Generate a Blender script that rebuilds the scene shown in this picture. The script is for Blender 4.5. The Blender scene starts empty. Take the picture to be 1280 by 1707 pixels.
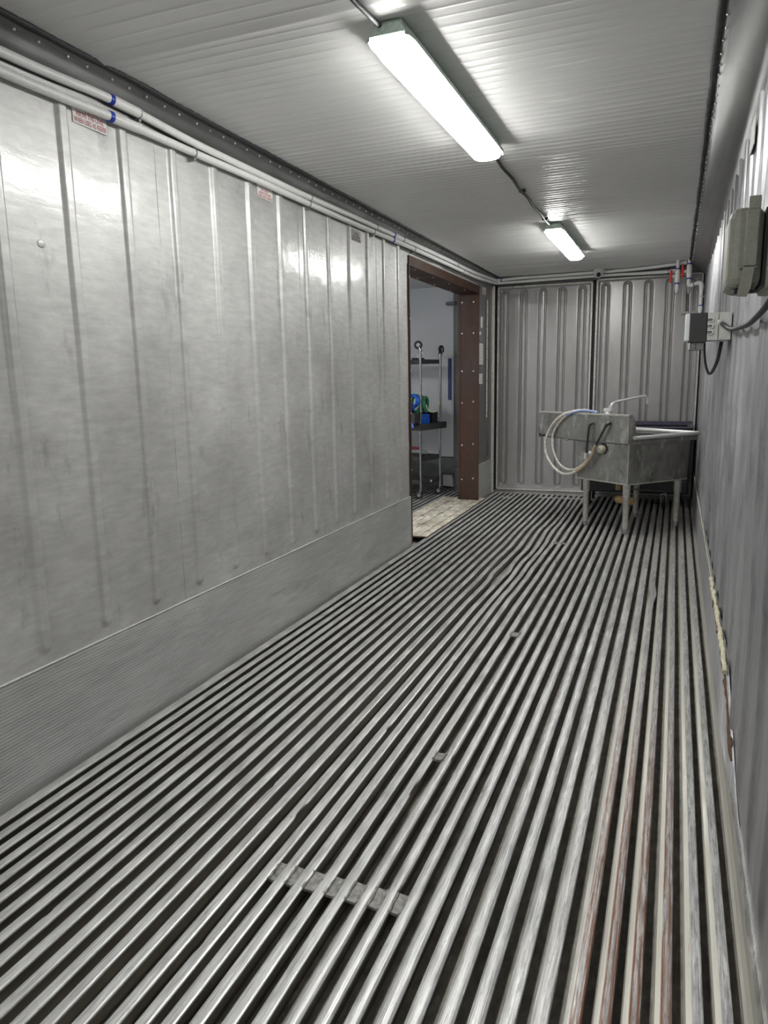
import bpy, bmesh, math, random
from mathutils import Vector, Matrix, noise
from math import pi, sin, cos, exp, hypot, sqrt

sc = bpy.context.scene
C = sc.collection
random.seed(7)

# ------------------------------------------------------------------ camera
YAW, PITCH, ROLL = 0.38268, 0.18306, -0.01891
CAM = Vector((2.0454, 0.0, 1.3976))
fw = Vector((-sin(YAW) * cos(PITCH), cos(YAW) * cos(PITCH), -sin(PITCH)))
rt = Vector((cos(YAW), sin(YAW), 0))
up = rt.cross(fw)
r2 = rt * cos(ROLL) + up * sin(ROLL)
u2 = r2.cross(fw)
cd = bpy.data.cameras.new('camera')
cam = bpy.data.objects.new('camera', cd)
C.objects.link(cam)
m = Matrix((r2, u2, -fw)).transposed().to_4x4()
m.translation = CAM
cam.matrix_world = m
cd.sensor_fit = 'VERTICAL'
cd.sensor_height = 36.0
cd.lens = 1201.9 / 1707 * 36
cd.clip_start = 0.02
sc.camera = cam

# ------------------------------------------------------------------ world, exposure
w = bpy.data.worlds.new('world')
sc.world = w
w.use_nodes = True
w.node_tree.nodes['Background'].inputs[0].default_value = (0.5, 0.52, 0.55, 1)
w.node_tree.nodes['Background'].inputs[1].default_value = 0.02
sc.view_settings.view_transform = 'Standard'
sc.view_settings.look = 'None'
sc.view_settings.gamma = 1
sc.view_settings.use_curve_mapping = False
sc.view_settings.exposure = 1.17
sc.cycles.use_denoising = True
sc.cycles.max_bounces = 14
sc.cycles.diffuse_bounces = 8
sc.cycles.glossy_bounces = 8
sc.cycles.sample_clamp_indirect = 6
LAMP = 20.0           # emission of the diffusers

# ------------------------------------------------------------------ dimensions
W = 2.29
H = 2.53
D = 8.72
Y0 = -2.2
ZK = 0.41
DY0, DY1, DZ = 5.69, 7.93, 2.36       # doorway in the left wall

# ------------------------------------------------------------------ materials
def nd(t, kind, **kw):
    n = t.nodes.new(kind)
    for k, v in kw.items():
        if k.startswith('i_'):
            n.inputs[int(k[2:])].default_value = v
        else:
            setattr(n, k, v)
    return n

def basic(name, col, rough=0.5, metal=0.0, emit=None, es=0.0, spec=0.5):
    mt = bpy.data.materials.new(name)
    mt.use_nodes = True
    t = mt.node_tree
    b = t.nodes['Principled BSDF']
    b.inputs['Base Color'].default_value = (*col, 1)
    b.inputs['Roughness'].default_value = rough
    b.inputs['Metallic'].default_value = metal
    b.inputs['Specular IOR Level'].default_value = spec
    if emit:
        b.inputs['Emission Color'].default_value = (*emit, 1)
        b.inputs['Emission Strength'].default_value = es
    return mt

def surf(name, c1, c2, rough=(0.35, 0.5), metal=0.7, scale=3.0, stretch=(1, 1, 1), bump=0.1,
         fine=(60, 60, 60), finestr=0.25, dist=0.01, marks=None, extra=None, aniso=0.0, detail=6, coat=0.0, coat_rough=0.15):
    """Worn surface: two-tone broad mottling, fine scuff streaks, roughness variation and bump."""
    mt = bpy.data.materials.new(name)
    mt.use_nodes = True
    t = mt.node_tree
    b = t.nodes['Principled BSDF']
    L = t.links.new
    tc = nd(t, 'ShaderNodeTexCoord')
    mp = nd(t, 'ShaderNodeMapping')
    mp.inputs['Scale'].default_value = stretch
    L(tc.outputs['Object'], mp.inputs['Vector'])
    n1 = nd(t, 'ShaderNodeTexNoise')
    n1.inputs['Scale'].default_value = scale
    n1.inputs['Detail'].default_value = detail
    n1.inputs['Roughness'].default_value = 0.6
    L(mp.outputs[0], n1.inputs['Vector'])
    r1 = nd(t, 'ShaderNodeMapRange')
    r1.inputs[1].default_value = 0.32; r1.inputs[2].default_value = 0.68
    L(n1.outputs[0], r1.inputs[0])
    mp2 = nd(t, 'ShaderNodeMapping')
    mp2.inputs['Scale'].default_value = fine
    L(tc.outputs['Object'], mp2.inputs['Vector'])
    n2 = nd(t, 'ShaderNodeTexNoise')
    n2.inputs['Scale'].default_value = 1.0
    n2.inputs['Detail'].default_value = 5
    n2.inputs['Roughness'].default_value = 0.65
    L(mp2.outputs[0], n2.inputs['Vector'])
    mx = nd(t, 'ShaderNodeMix', data_type='RGBA')
    mx.inputs[6].default_value = (*c1, 1)
    mx.inputs[7].default_value = (*c2, 1)
    L(r1.outputs[0], mx.inputs[0])
    # fine streaks lighten / darken the colour
    rr = nd(t, 'ShaderNodeMapRange')
    rr.inputs[1].default_value = 0.3; rr.inputs[2].default_value = 0.7
    rr.inputs[3].default_value = 1 - finestr; rr.inputs[4].default_value = 1 + finestr
    L(n2.outputs[0], rr.inputs[0])
    vm = nd(t, 'ShaderNodeVectorMath', operation='SCALE')
    L(mx.outputs[2], vm.inputs[0]); L(rr.outputs[0], vm.inputs[3])
    col = vm.outputs[0]
    if marks:                                    # darker (or other coloured) patches with their own outline
        mcol, mscale, mthr, mstretch, mamt = marks
        mp3 = nd(t, 'ShaderNodeMapping')
        mp3.inputs['Scale'].default_value = mstretch
        mp3.inputs['Location'].default_value = (3.7, 1.2, 5.1)
        L(tc.outputs['Object'], mp3.inputs['Vector'])
        n3 = nd(t, 'ShaderNodeTexNoise')
        n3.inputs['Scale'].default_value = mscale
        n3.inputs['Detail'].default_value = 8
        n3.inputs['Roughness'].default_value = 0.7
        L(mp3.outputs[0], n3.inputs['Vector'])
        r3 = nd(t, 'ShaderNodeMapRange')
        r3.inputs[1].default_value = mthr; r3.inputs[2].default_value = mthr + 0.1
        r3.inputs[4].default_value = mamt
        L(n3.outputs[0], r3.inputs[0])
        m3 = nd(t, 'ShaderNodeMix', data_type='RGBA')
        L(r3.outputs[0], m3.inputs[0])
        L(col, m3.inputs[6])
        m3.inputs[7].default_value = (*mcol, 1)
        col = m3.outputs[2]
    if extra:
        col = extra(t, tc, col, n2)
    L(col, b.inputs['Base Color'])
    ro = nd(t, 'ShaderNodeMapRange')
    ro.inputs[1].default_value = 0.3; ro.inputs[2].default_value = 0.7
    ro.inputs[3].default_value = rough[0]; ro.inputs[4].default_value = rough[1]
    L(n1.outputs[0], ro.inputs[0])
    L(ro.outputs[0], b.inputs['Roughness'])
    b.inputs['Metallic'].default_value = metal
    b.inputs['Anisotropic'].default_value = aniso
    b.inputs['Coat Weight'].default_value = coat
    b.inputs['Coat Roughness'].default_value = coat_rough
    ad = nd(t, 'ShaderNodeMath', operation='MULTIPLY_ADD')
    ad.inputs[1].default_value = 0.35
    L(n2.outputs[0], ad.inputs[0]); L(n1.outputs[0], ad.inputs[2])
    bp = nd(t, 'ShaderNodeBump')
    bp.inputs['Strength'].default_value = bump
    bp.inputs['Distance'].default_value = dist
    L(ad.outputs[0], bp.inputs['Height'])
    L(bp.outputs[0], b.inputs['Normal'])
    L(bp.outputs[0], b.inputs['Coat Normal'])
    return mt

def rust_on_bars(t, tc, col, n2):
    """cream paint on the left shoulder and red-brown rust streaks on the bars near the right wall;
    'across' runs -1..1 over a bar's width"""
    L = t.links.new
    sp = nd(t, 'ShaderNodeSeparateXYZ')
    L(tc.outputs['Object'], sp.inputs[0])
    at = nd(t, 'ShaderNodeAttribute', attribute_name='across')
    across = at.outputs['Fac']
    def ramp(sock, a, b_, lo=0.0, hi=1.0):
        r = nd(t, 'ShaderNodeMapRange')
        r.inputs[1].default_value = a; r.inputs[2].default_value = b_
        r.inputs[3].default_value = lo; r.inputs[4].default_value = hi
        L(sock, r.inputs[0]); return r.outputs[0]
    def mul(*q):
        o = q[0]
        for p_ in q[1:]:
            n = nd(t, 'ShaderNodeMath', operation='MULTIPLY'); L(o, n.inputs[0]); L(p_, n.inputs[1]); o = n.outputs[0]
        return o
    def mx(a_, b_):
        n = nd(t, 'ShaderNodeMath', operation='MAXIMUM'); L(a_, n.inputs[0]); L(b_, n.inputs[1]); return n.outputs[0]
    def noi(stretch, loc):
        mp = nd(t, 'ShaderNodeMapping')
        mp.inputs['Scale'].default_value = stretch; mp.inputs['Location'].default_value = loc
        L(tc.outputs['Object'], mp.inputs['Vector'])
        n = nd(t, 'ShaderNodeTexNoise'); n.inputs['Scale'].default_value = 1.0
        n.inputs['Detail'].default_value = 8; n.inputs['Roughness'].default_value = 0.75
        L(mp.outputs[0], n.inputs['Vector']); return n.outputs[0]
    def mixc(f, c, new):
        n = nd(t, 'ShaderNodeMix', data_type='RGBA'); L(f, n.inputs[0]); L(c, n.inputs[6]); n.inputs[7].default_value = (*new, 1); return n.outputs[2]
    # cream on the left shoulder and in patches
    sh = ramp(across, -0.05, -0.30)
    cream = mul(ramp(sp.outputs[0], 1.75, 1.98, 0.0, 1.0), mx(sh, ramp(noi((30, 1.2, 20), (0, 0, 0)), 0.55, 0.62)))
    c = mixc(cream, col, (0.56, 0.54, 0.48))
    # dark worn speckle along the crown
    dk = mul(ramp(sp.outputs[0], 1.3, 2.0), ramp(across, -0.25, -0.05), ramp(noi((160, 14, 10), (7, 3, 0)), 0.50, 0.60, 0, 0.65))
    c = mixc(dk, c, (0.20, 0.195, 0.19))
    # rust: two ragged lines on the crown of the bars between x 1.88 and 2.12
    edge = mx(mul(ramp(across, -0.30, -0.15), ramp(across, 0.40, 0.1)), ramp(across, 0.30, 0.6))
    rx = mul(ramp(sp.outputs[0], 1.84, 1.90), ramp(sp.outputs[0], 2.125, 2.10))
    ry = ramp(sp.outputs[1], 3.8, 2.0, 0.0, 1.0)
    rust = mul(rx, ry, edge, ramp(noi((170, 3.5, 10), (4, 2, 0)), 0.42, 0.52, 0, 0.95))
    thin = mul(ramp(sp.outputs[0], 1.45, 1.6), ramp(noi((80, 2.5, 10), (9, 1, 0)), 0.63, 0.70), ramp(sp.outputs[1], 9.0, 2.5, 0.15, 0.6))
    c = mixc(mx(rust, thin), c, (0.24, 0.10, 0.055))
    # webs below the flanges mixed towards dark brown
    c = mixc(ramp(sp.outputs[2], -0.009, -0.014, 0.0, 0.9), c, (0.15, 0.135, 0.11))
    return c

M = {}
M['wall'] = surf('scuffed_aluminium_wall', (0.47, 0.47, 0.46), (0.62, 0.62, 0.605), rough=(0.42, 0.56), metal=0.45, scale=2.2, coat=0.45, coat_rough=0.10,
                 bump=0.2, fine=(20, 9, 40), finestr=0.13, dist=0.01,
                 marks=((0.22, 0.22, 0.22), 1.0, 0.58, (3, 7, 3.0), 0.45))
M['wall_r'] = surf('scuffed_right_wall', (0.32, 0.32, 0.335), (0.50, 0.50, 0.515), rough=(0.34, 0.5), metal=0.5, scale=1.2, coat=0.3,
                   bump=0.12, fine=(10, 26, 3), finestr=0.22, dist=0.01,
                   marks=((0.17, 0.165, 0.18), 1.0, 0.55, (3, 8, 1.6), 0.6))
M['wall_end'] = surf('end_panel_dark_reflection', (0.17, 0.17, 0.17), (0.27, 0.27, 0.265), rough=(0.3, 0.42), metal=0.5, scale=4, bump=0.08, finestr=0.15)  # wall metal with its dark reflection put into the base colour
M['ceil'] = surf('ceiling_sheet', (0.74, 0.74, 0.73), (0.80, 0.80, 0.785), rough=(0.38, 0.46), metal=0.08, scale=0.9, coat=0.28, coat_rough=0.2,
                 bump=0.05, fine=(4, 30, 30), finestr=0.05, dist=0.006,
                 marks=((0.22, 0.22, 0.21), 1.0, 0.72, (6, 9, 6), 0.5))
M['cove'] = surf('cove_sheet', (0.13, 0.13, 0.127), (0.21, 0.21, 0.205), rough=(0.3, 0.42), metal=0.6, scale=2.0,
                 bump=0.1, fine=(30, 2, 30), finestr=0.2)
M['kick'] = surf('kick_plate_aluminium', (0.50, 0.50, 0.49), (0.60, 0.60, 0.585), rough=(0.4, 0.55), metal=0.35, scale=1.4,
                 stretch=(1, 1, 2), bump=0.1, fine=(30, 6, 60), finestr=0.12,
                 marks=((0.24, 0.24, 0.235), 1.0, 0.56, (2, 1.4, 7), 0.4))
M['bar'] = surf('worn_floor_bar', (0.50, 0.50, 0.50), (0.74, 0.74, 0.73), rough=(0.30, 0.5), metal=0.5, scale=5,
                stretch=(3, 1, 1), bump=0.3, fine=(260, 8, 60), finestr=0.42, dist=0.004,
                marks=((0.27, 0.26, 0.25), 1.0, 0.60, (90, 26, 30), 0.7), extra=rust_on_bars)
M['pan'] = surf('floor_pan', (0.26, 0.24, 0.20), (0.42, 0.40, 0.35), rough=(0.6, 0.85), metal=0.1, scale=9, bump=0.3,
                fine=(50, 20, 50), finestr=0.3)
M['door'] = surf('container_door_sheet', (0.38, 0.37, 0.36), (0.43, 0.42, 0.41), rough=(0.30, 0.38), metal=0.5, scale=1.5,
                 bump=0.04, fine=(25, 25, 6), finestr=0.07, marks=((0.18, 0.18, 0.18), 1.0, 0.68, (5, 5, 2), 0.5))
M['doorlip'] = surf('door_lip', (0.58, 0.56, 0.51), (0.70, 0.68, 0.62), rough=(0.35, 0.5), metal=0.3, scale=6, bump=0.1)
M['gasket'] = basic('black_gasket', (0.012, 0.012, 0.013), 0.6)
M['seam'] = surf('black_sealant', (0.012, 0.012, 0.014), (0.03, 0.03, 0.034), rough=(0.4, 0.7), metal=0, scale=30, bump=0.4)
M['brown'] = surf('brown_painted_steel', (0.036, 0.015, 0.008), (0.065, 0.027, 0.013), rough=(0.4, 0.65), metal=0.1, scale=3,
                  bump=0.15, fine=(30, 30, 12), finestr=0.25, marks=((0.11, 0.05, 0.025), 1.0, 0.64, (14, 14, 5), 0.5))
M['weldblk'] = surf('rough_cast_block', (0.22, 0.215, 0.20), (0.38, 0.375, 0.35), rough=(0.4, 0.6), metal=0.3, scale=60, bump=0.6, dist=0.004, finestr=0.3)
M['screw'] = basic('zinc_screw', (0.75, 0.75, 0.72), 0.3, 0.8)
M['steel'] = surf('stainless_sink', (0.20, 0.197, 0.182), (0.34, 0.335, 0.31), rough=(0.26, 0.42), metal=0.6, scale=6, bump=0.06,
                  fine=(30, 30, 8), finestr=0.14, marks=((0.60, 0.59, 0.55), 1.0, 0.53, (11, 11, 5), 0.6))
M['chrome'] = basic('chrome', (0.88, 0.88, 0.87), 0.28, 0.7)
M['rim'] = basic('bright_rolled_rim', (0.80, 0.80, 0.79), 0.38, 0.4)
M['leg'] = surf('galvanised_leg', (0.50, 0.49, 0.45), (0.62, 0.61, 0.56), rough=(0.3, 0.45), metal=0.5, scale=20, bump=0.1)
M['pvc'] = surf('white_pvc', (0.80, 0.80, 0.78), (0.86, 0.86, 0.84), rough=(0.3, 0.42), metal=0, scale=9, bump=0.03, finestr=0.05)
M['blue_glue'] = basic('blue_pipe_glue', (0.01, 0.04, 0.42), 0.4)
M['clamp'] = basic('galvanised_clamp', (0.42, 0.42, 0.44), 0.35, 0.8)
M['red'] = basic('red_valve_plastic', (0.75, 0.03, 0.02), 0.4)
M['sticker'] = basic('white_sticker', (0.84, 0.84, 0.82), 0.5)
M['sticker_txt'] = basic('red_lettering', (0.50, 0.17, 0.17), 0.6)
M['sticker_gry'] = basic('faded_lettering', (0.35, 0.35, 0.36), 0.6)
M['fix'] = surf('fixture_housing', (0.50, 0.62, 0.54), (0.58, 0.68, 0.61), rough=(0.4, 0.5), metal=0, scale=8, bump=0.02)
M['diff'] = basic('glowing_diffuser', (0.9, 0.9, 0.9), 0.5, emit=(1.0, 0.99, 0.965), es=LAMP)
M['diff_next'] = basic('glowing_diffuser_next_room', (0.9, 0.9, 0.9), 0.5, emit=(0.98, 0.99, 1.0), es=LAMP * 2.2)
M['cable'] = basic('black_cable', (0.02, 0.021, 0.024), 0.42)
M['cable_sheen'] = surf('grey_black_conduit', (0.014, 0.015, 0.018), (0.026, 0.026, 0.03), rough=(0.45, 0.55), metal=0.0, scale=20, bump=0.05)
M['olive'] = surf('grey_green_enclosure', (0.27, 0.275, 0.23), (0.31, 0.315, 0.265), rough=(0.42, 0.55), metal=0, scale=120,
                  bump=0.12, dist=0.002, finestr=0.06)
M['ltgrey'] = surf('light_grey_enclosure', (0.46, 0.465, 0.44), (0.52, 0.525, 0.50), rough=(0.4, 0.5), metal=0, scale=40, bump=0.05, finestr=0.05)
M['whitebox'] = basic('white_box_lid', (0.62, 0.66, 0.66), 0.4)
M['darkpanel'] = basic('dark_panel', (0.035, 0.037, 0.036), 0.35)
M['midgrey'] = basic('grey_plastic', (0.16, 0.165, 0.165), 0.5)
M['plywood'] = surf('flaking_cream_boards', (0.42, 0.37, 0.28), (0.82, 0.78, 0.67), rough=(0.6, 0.85), metal=0, scale=5,
                    stretch=(1.0, 0.6, 1), bump=0.5, fine=(40, 14, 30), finestr=0.3,
                    marks=((0.09, 0.075, 0.055), 1.0, 0.54, (16, 7, 9), 0.8))
M['foam'] = surf('cream_foam', (0.62, 0.58, 0.40), (0.75, 0.72, 0.55), rough=(0.6, 0.8), metal=0, scale=40, bump=0.6)
M['tear'] = surf('torn_brown_core', (0.09, 0.05, 0.03), (0.16, 0.09, 0.055), rough=(0.7, 0.9), metal=0, scale=30, bump=0.6)
M['annexwall'] = surf('pale_grey_panel', (0.60, 0.61, 0.625), (0.66, 0.67, 0.685), rough=(0.4, 0.55), metal=0.05, scale=1.5, bump=0.03, finestr=0.04)
M['annexdark'] = surf('dark_grey_panel', (0.10, 0.105, 0.105), (0.16, 0.165, 0.16), rough=(0.4, 0.55), metal=0.4, scale=3, bump=0.1)
M['bluestrip'] = basic('blue_strip', (0.012, 0.02, 0.16), 0.4)
M['bluetxt'] = basic('blue_strip_lettering', (0.10, 0.14, 0.32), 0.5)
M['blackpl'] = surf('black_plastic', (0.012, 0.012, 0.014), (0.022, 0.022, 0.028), rough=(0.32, 0.45), metal=0, scale=30, bump=0.05)
M['purple'] = surf('blue_black_tray', (0.05, 0.048, 0.075), (0.085, 0.08, 0.12), rough=(0.35, 0.5), metal=0.1, scale=30, bump=0.08)
M['rubber'] = basic('black_rubber', (0.015, 0.015, 0.016), 0.55)
M['cartsteel'] = surf('cart_steel', (0.36, 0.36, 0.36), (0.46, 0.46, 0.45), rough=(0.18, 0.26), metal=1.0, scale=20, bump=0.03)
M['cartshelf'] = surf('cart_shelf', (0.06, 0.06, 0.06), (0.10, 0.10, 0.10), rough=(0.3, 0.42), metal=0.6, scale=10, bump=0.05)
M['bluehose'] = basic('blue_hose', (0.012, 0.10, 0.52), 0.35)
M['navyhose'] = basic('dark_blue_hose', (0.01, 0.045, 0.25), 0.35)
M['greenhose'] = basic('green_hose', (0.03, 0.22, 0.10), 0.35)
M['palegreen'] = basic('pale_green_hose', (0.42, 0.55, 0.33), 0.4)
M['hose_w'] = surf('braided_hose', (0.58, 0.54, 0.46), (0.78, 0.75, 0.68), rough=(0.35, 0.5), metal=0.1, scale=60, bump=0.2)
M['hose_o'] = surf('stained_hose', (0.42, 0.30, 0.17), (0.60, 0.50, 0.36), rough=(0.4, 0.6), metal=0.1, scale=40, bump=0.2)
M['hose_b'] = basic('pale_blue_hose', (0.28, 0.34, 0.55), 0.4)
M['orangerust'] = surf('stained_drain_pipe', (0.35, 0.19, 0.06), (0.52, 0.38, 0.2), rough=(0.5, 0.7), metal=0.1, scale=25, bump=0.3)
M['ivory'] = surf('ivory_fitting', (0.40, 0.38, 0.30), (0.55, 0.52, 0.42), rough=(0.4, 0.6), metal=0, scale=30, bump=0.1)
M['bevelwhite'] = basic('white_plastic', (0.7, 0.7, 0.68), 0.45)
M['darkred'] = basic('dark_red_cable', (0.16, 0.01, 0.02), 0.45)
M['camdark'] = basic('smoked_lens', (0.01, 0.01, 0.012), 0.1)

# ------------------------------------------------------------------ mesh helpers
class MB:
    def __init__(s):
        s.v = []; s.f = []; s.sm = []
    def add(s, vs, fs, smooth=False):
        o = len(s.v)
        s.v += [tuple(q) for q in vs]
        s.f += [tuple(i + o for i in f) for f in fs]
        s.sm += [smooth] * len(fs)
        return s
    def box(s, a, b, bev=0.0):
        x0, y0, z0 = [min(a[i], b[i]) for i in range(3)]
        x1, y1, z1 = [max(a[i], b[i]) for i in range(3)]
        if bev <= 0:
            vs = [(x, y, z) for x in (x0, x1) for y in (y0, y1) for z in (z0, z1)]
            s.add(vs, [(0, 1, 3, 2), (4, 6, 7, 5), (0, 4, 5, 1), (2, 3, 7, 6), (0, 2, 6, 4), (1, 5, 7, 3)])
        else:
            bm = bmesh.new()
            bmesh.ops.create_cube(bm, size=1)
            for v in bm.verts:
                v.co = Vector(((x0 + x1) / 2 + v.co.x * (x1 - x0), (y0 + y1) / 2 + v.co.y * (y1 - y0), (z0 + z1) / 2 + v.co.z * (z1 - z0)))
            bmesh.ops.bevel(bm, geom=bm.edges[:], offset=bev, segments=3, affect='EDGES', profile=0.5)
            bm.verts.index_update()
            s.add([v.co[:] for v in bm.verts], [[v.index for v in f.verts] for f in bm.faces], False)
            bm.free()
        return s
    def obox(s, o, ux, uy, a, b):
        """box in a frame with origin o and horizontal axes ux, uy"""
        ux = Vector(ux); uy = Vector(uy); o = Vector(o)
        vs = [o + ux * x + uy * y + Vector((0, 0, z)) for x in (a[0], b[0]) for y in (a[1], b[1]) for z in (a[2], b[2])]
        s.add(vs, [(0, 1, 3, 2), (4, 6, 7, 5), (0, 4, 5, 1), (2, 3, 7, 6), (0, 2, 6, 4), (1, 5, 7, 3)])
        return s
    def tube(s, pts, r, n=12, caps=True):
        pts = [Vector(q) for q in pts]
        rs = r if isinstance(r, (list, tuple)) else [r] * len(pts)
        rings = []
        prev = None
        for i, q in enumerate(pts):
            d = (pts[min(i + 1, len(pts) - 1)] - pts[max(i - 1, 0)])
            if d.length < 1e-9: d = Vector((0, 0, 1))
            d.normalize()
            if prev is None:
                a = Vector((0, 0, 1)) if abs(d.z) < 0.9 else Vector((1, 0, 0))
                u = d.cross(a).normalized()
            else:
                u = (prev - d * prev.dot(d)).normalized()
            prev = u
            v = d.cross(u)
            rings.append([q + (u * cos(2 * pi * k / n) + v * sin(2 * pi * k / n)) * rs[i] for k in range(n)])
        vs = [q for rg in rings for q in rg]
        fs = [(i * n + k, i * n + (k + 1) % n, (i + 1) * n + (k + 1) % n, (i + 1) * n + k) for i in range(len(pts) - 1) for k in range(n)]
        s.add(vs, fs, True)
        if caps:
            s.add(rings[0], [tuple(range(n))]); s.add(rings[-1], [tuple(range(n))])
        return s
    def cyl(s, a, b, r, n=20, r2=None):
        return s.tube([a, b], [r, r if r2 is None else r2], n)
    def sphere(s, c, r, n=10, squash=(1, 1, 1)):
        vs = []; fs = []
        mr = n // 2 + 1
        for i in range(mr + 1):
            th = pi * i / mr
            for k in range(n):
                ph = 2 * pi * k / n
                vs.append((c[0] + r * squash[0] * sin(th) * cos(ph), c[1] + r * squash[1] * sin(th) * sin(ph), c[2] + r * squash[2] * cos(th)))
        for i in range(mr):
            for k in range(n):
                fs.append((i * n + k, (i + 1) * n + k, (i + 1) * n + (k + 1) % n, i * n + (k + 1) % n))
        s.add(vs, fs, True)
        return s
    def torus(s, c, axis, R, r, n=28, k=10, arc=(0, 2 * pi)):
        axis = Vector(axis).normalized()
        a = Vector((0, 0, 1)) if abs(axis.z) < 0.9 else Vector((1, 0, 0))
        u = axis.cross(a).normalized(); v = axis.cross(u)
        c = Vector(c)
        pts = [c + (u * cos(t) + v * sin(t)) * R for t in [arc[0] + (arc[1] - arc[0]) * i / n for i in range(n + 1)]]
        return s.tube(pts, r, k, caps=abs(arc[1] - arc[0]) < 6.2)
    def prof(s, pts, ys, fn=None, close=True, smooth=False, caps=True):
        """profile (x,z) swept along y; fn(x,z,y)->(x,z)"""
        n = len(pts)
        vs = []
        for y in ys:
            for (x, z) in pts:
                if fn: x2, z2 = fn(x, z, y)
                else: x2, z2 = x, z
                vs.append((x2, y, z2))
        rng = n if close else n - 1
        fs = [(i * n + k, i * n + (k + 1) % n, (i + 1) * n + (k + 1) % n, (i + 1) * n + k) for i in range(len(ys) - 1) for k in range(rng)]
        s.add(vs, fs, smooth)
        if close and caps:
            s.add(vs[:n], [tuple(range(n))]); s.add(vs[-n:], [tuple(range(n))])
        return s
    def build(s, name, mat, parent=None, **props):
        me = bpy.data.meshes.new(name)
        me.from_pydata(s.v, [], s.f)
        me.update()
        me.polygons.foreach_set('use_smooth', s.sm)
        bm = bmesh.new(); bm.from_mesh(me)
        bmesh.ops.recalc_face_normals(bm, faces=bm.faces[:])
        bm.to_mesh(me); bm.free()
        me.materials.append(mat)
        o = bpy.data.objects.new(name, me)
        C.objects.link(o)
        if parent:
            o.parent = parent
        for k, v in props.items():
            o[k] = v
        return o

def empty(name, loc=(0, 0, 0), **props):
    """an Empty at the thing's base"""
    o = bpy.data.objects.new(name, None)
    o.empty_display_size = 0.05
    C.objects.link(o)
    o.location = loc
    for k, v in props.items():
        o[k] = v
    return o

def adopt(parent, *objs):
    """parent world-space meshes under an Empty without moving them"""
    for o in objs:
        o.parent = parent
        o.matrix_parent_inverse = Matrix.Translation(-Vector(parent.location))
    return objs

def thing(name, label, cat, loc=(0, 0, 0), group=None):
    e = empty(name, loc, label=label, category=cat)
    if group: e['group'] = group
    return e

def catmull(pts, n=8):
    pts = [Vector(q) for q in pts]
    out = []
    P = [pts[0] * 2 - pts[1]] + pts + [pts[-1] * 2 - pts[-2]]
    for i in range(1, len(P) - 2):
        for k in range(n):
            t = k / n
            a, b, c, d = P[i - 1], P[i], P[i + 1], P[i + 2]
            out.append(0.5 * ((2 * b) + (c - a) * t + (2 * a - 5 * b + 4 * c - d) * t * t + (3 * b - a - 3 * c + d) * t ** 3))
    out.append(pts[-1])
    return out

def grid(us, vs, fn, skip=None, smooth=True):
    mb = MB()
    nv = len(vs)
    V = [fn(u, v) for u in us for v in vs]
    F = []
    for i in range(len(us) - 1):
        for j in range(nv - 1):
            if skip and skip((us[i] + us[i + 1]) / 2, (vs[j] + vs[j + 1]) / 2): continue
            F.append((i * nv + j, (i + 1) * nv + j, (i + 1) * nv + j + 1, i * nv + j + 1))
    mb.add(V, F, smooth)
    return mb

def frange(a, b, step):
    n = max(1, int(round((b - a) / step)))
    return [a + (b - a) * i / n for i in range(n + 1)]

def sstep(a, b, x):
    t = max(0, min(1, (x - a) / (b - a)))
    return t * t * (3 - 2 * t)

def text_mesh(body, size, mat, parent, loc, rot, name='lettering', sx=1.0):
    cu = bpy.data.curves.new('txt', 'FONT')
    cu.body = body
    cu.size = size
    cu.align_x = 'CENTER'; cu.align_y = 'CENTER'
    cu.extrude = 0.0002
    cu.offset = size * 0.012
    tmp = bpy.data.objects.new('txt', cu)
    C.objects.link(tmp)
    bpy.context.view_layer.update()
    dg = bpy.context.evaluated_depsgraph_get()
    me = bpy.data.meshes.new_from_object(tmp.evaluated_get(dg))
    bpy.data.objects.remove(tmp)
    me.materials.clear(); me.materials.append(mat)
    o = bpy.data.objects.new(name, me)
    C.objects.link(o)
    o.location = loc; o.rotation_euler = rot
    o.scale = (sx, 1, 1)
    if parent:
        o.parent = parent
        o.matrix_parent_inverse = Matrix.Translation(-Vector(parent.location))
    return o

# ================================================================== SETTING
RIBP = 0.3035
def ribs_left():
    return [1.82 + RIBP * k for k in range(-13, 13)]
RL = ribs_left()

def wall_h(y, z, ribs, z0, amp=0.013, hw=0.014, fl=0.018, seed=0.0, dent=1.0):
    h = 0.0
    k = min(ribs, key=lambda q: abs(q - y))
    dz = max(0.0, z0 - z)
    d = hypot(y - k, dz)
    h += amp * (1 - sstep(hw, hw + fl, d))
    # gentle bulges between ribs and broad waviness of thin sheet
    h += dent * 0.004 * noise.noise(Vector((y * 1.7 + seed, z * 1.3, 0.3)))
    h += dent * 0.0016 * noise.noise(Vector((y * 5.0 + seed, z * 4.0, 1.3)))
    h += dent * 0.0007 * noise.noise(Vector((y * 14.0 + seed, z * 16.0, 2.3)))
    # knocked-in horizontal creases
    for zc, amp_c, s in ((0.62, 0.005, 3.1), (0.80, 0.004, 5.2), (1.22, 0.004, 7.7), (1.55, 0.003, 9.1)):
        zz = zc + 0.05 * noise.noise(Vector((y * 0.9 + s + seed, s, 0)))
        m_ = max(0.0, noise.noise(Vector((y * 1.1 + s * 2 + seed, 3.0, s))) + 0.15)
        h += dent * 1.6 * amp_c * m_ * (sstep(zz - 0.018, zz, z) - sstep(zz, zz + 0.16, z))
    return h

ys = []
for a in frange(Y0, D, RIBP):
    pass
def ribbed_steps(y0, y1, ribs, coarse=0.022):
    s = set(round(q, 4) for q in frange(y0, y1, coarse))
    for k in ribs:
        for o_ in (-0.036, -0.032, -0.027, -0.022, -0.017, -0.013, -0.006, 0, 0.006, 0.013, 0.017, 0.022, 0.027, 0.032, 0.036):
            if y0 < k + o_ < y1: s.add(round(k + o_, 4))
    return sorted(s)

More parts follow.
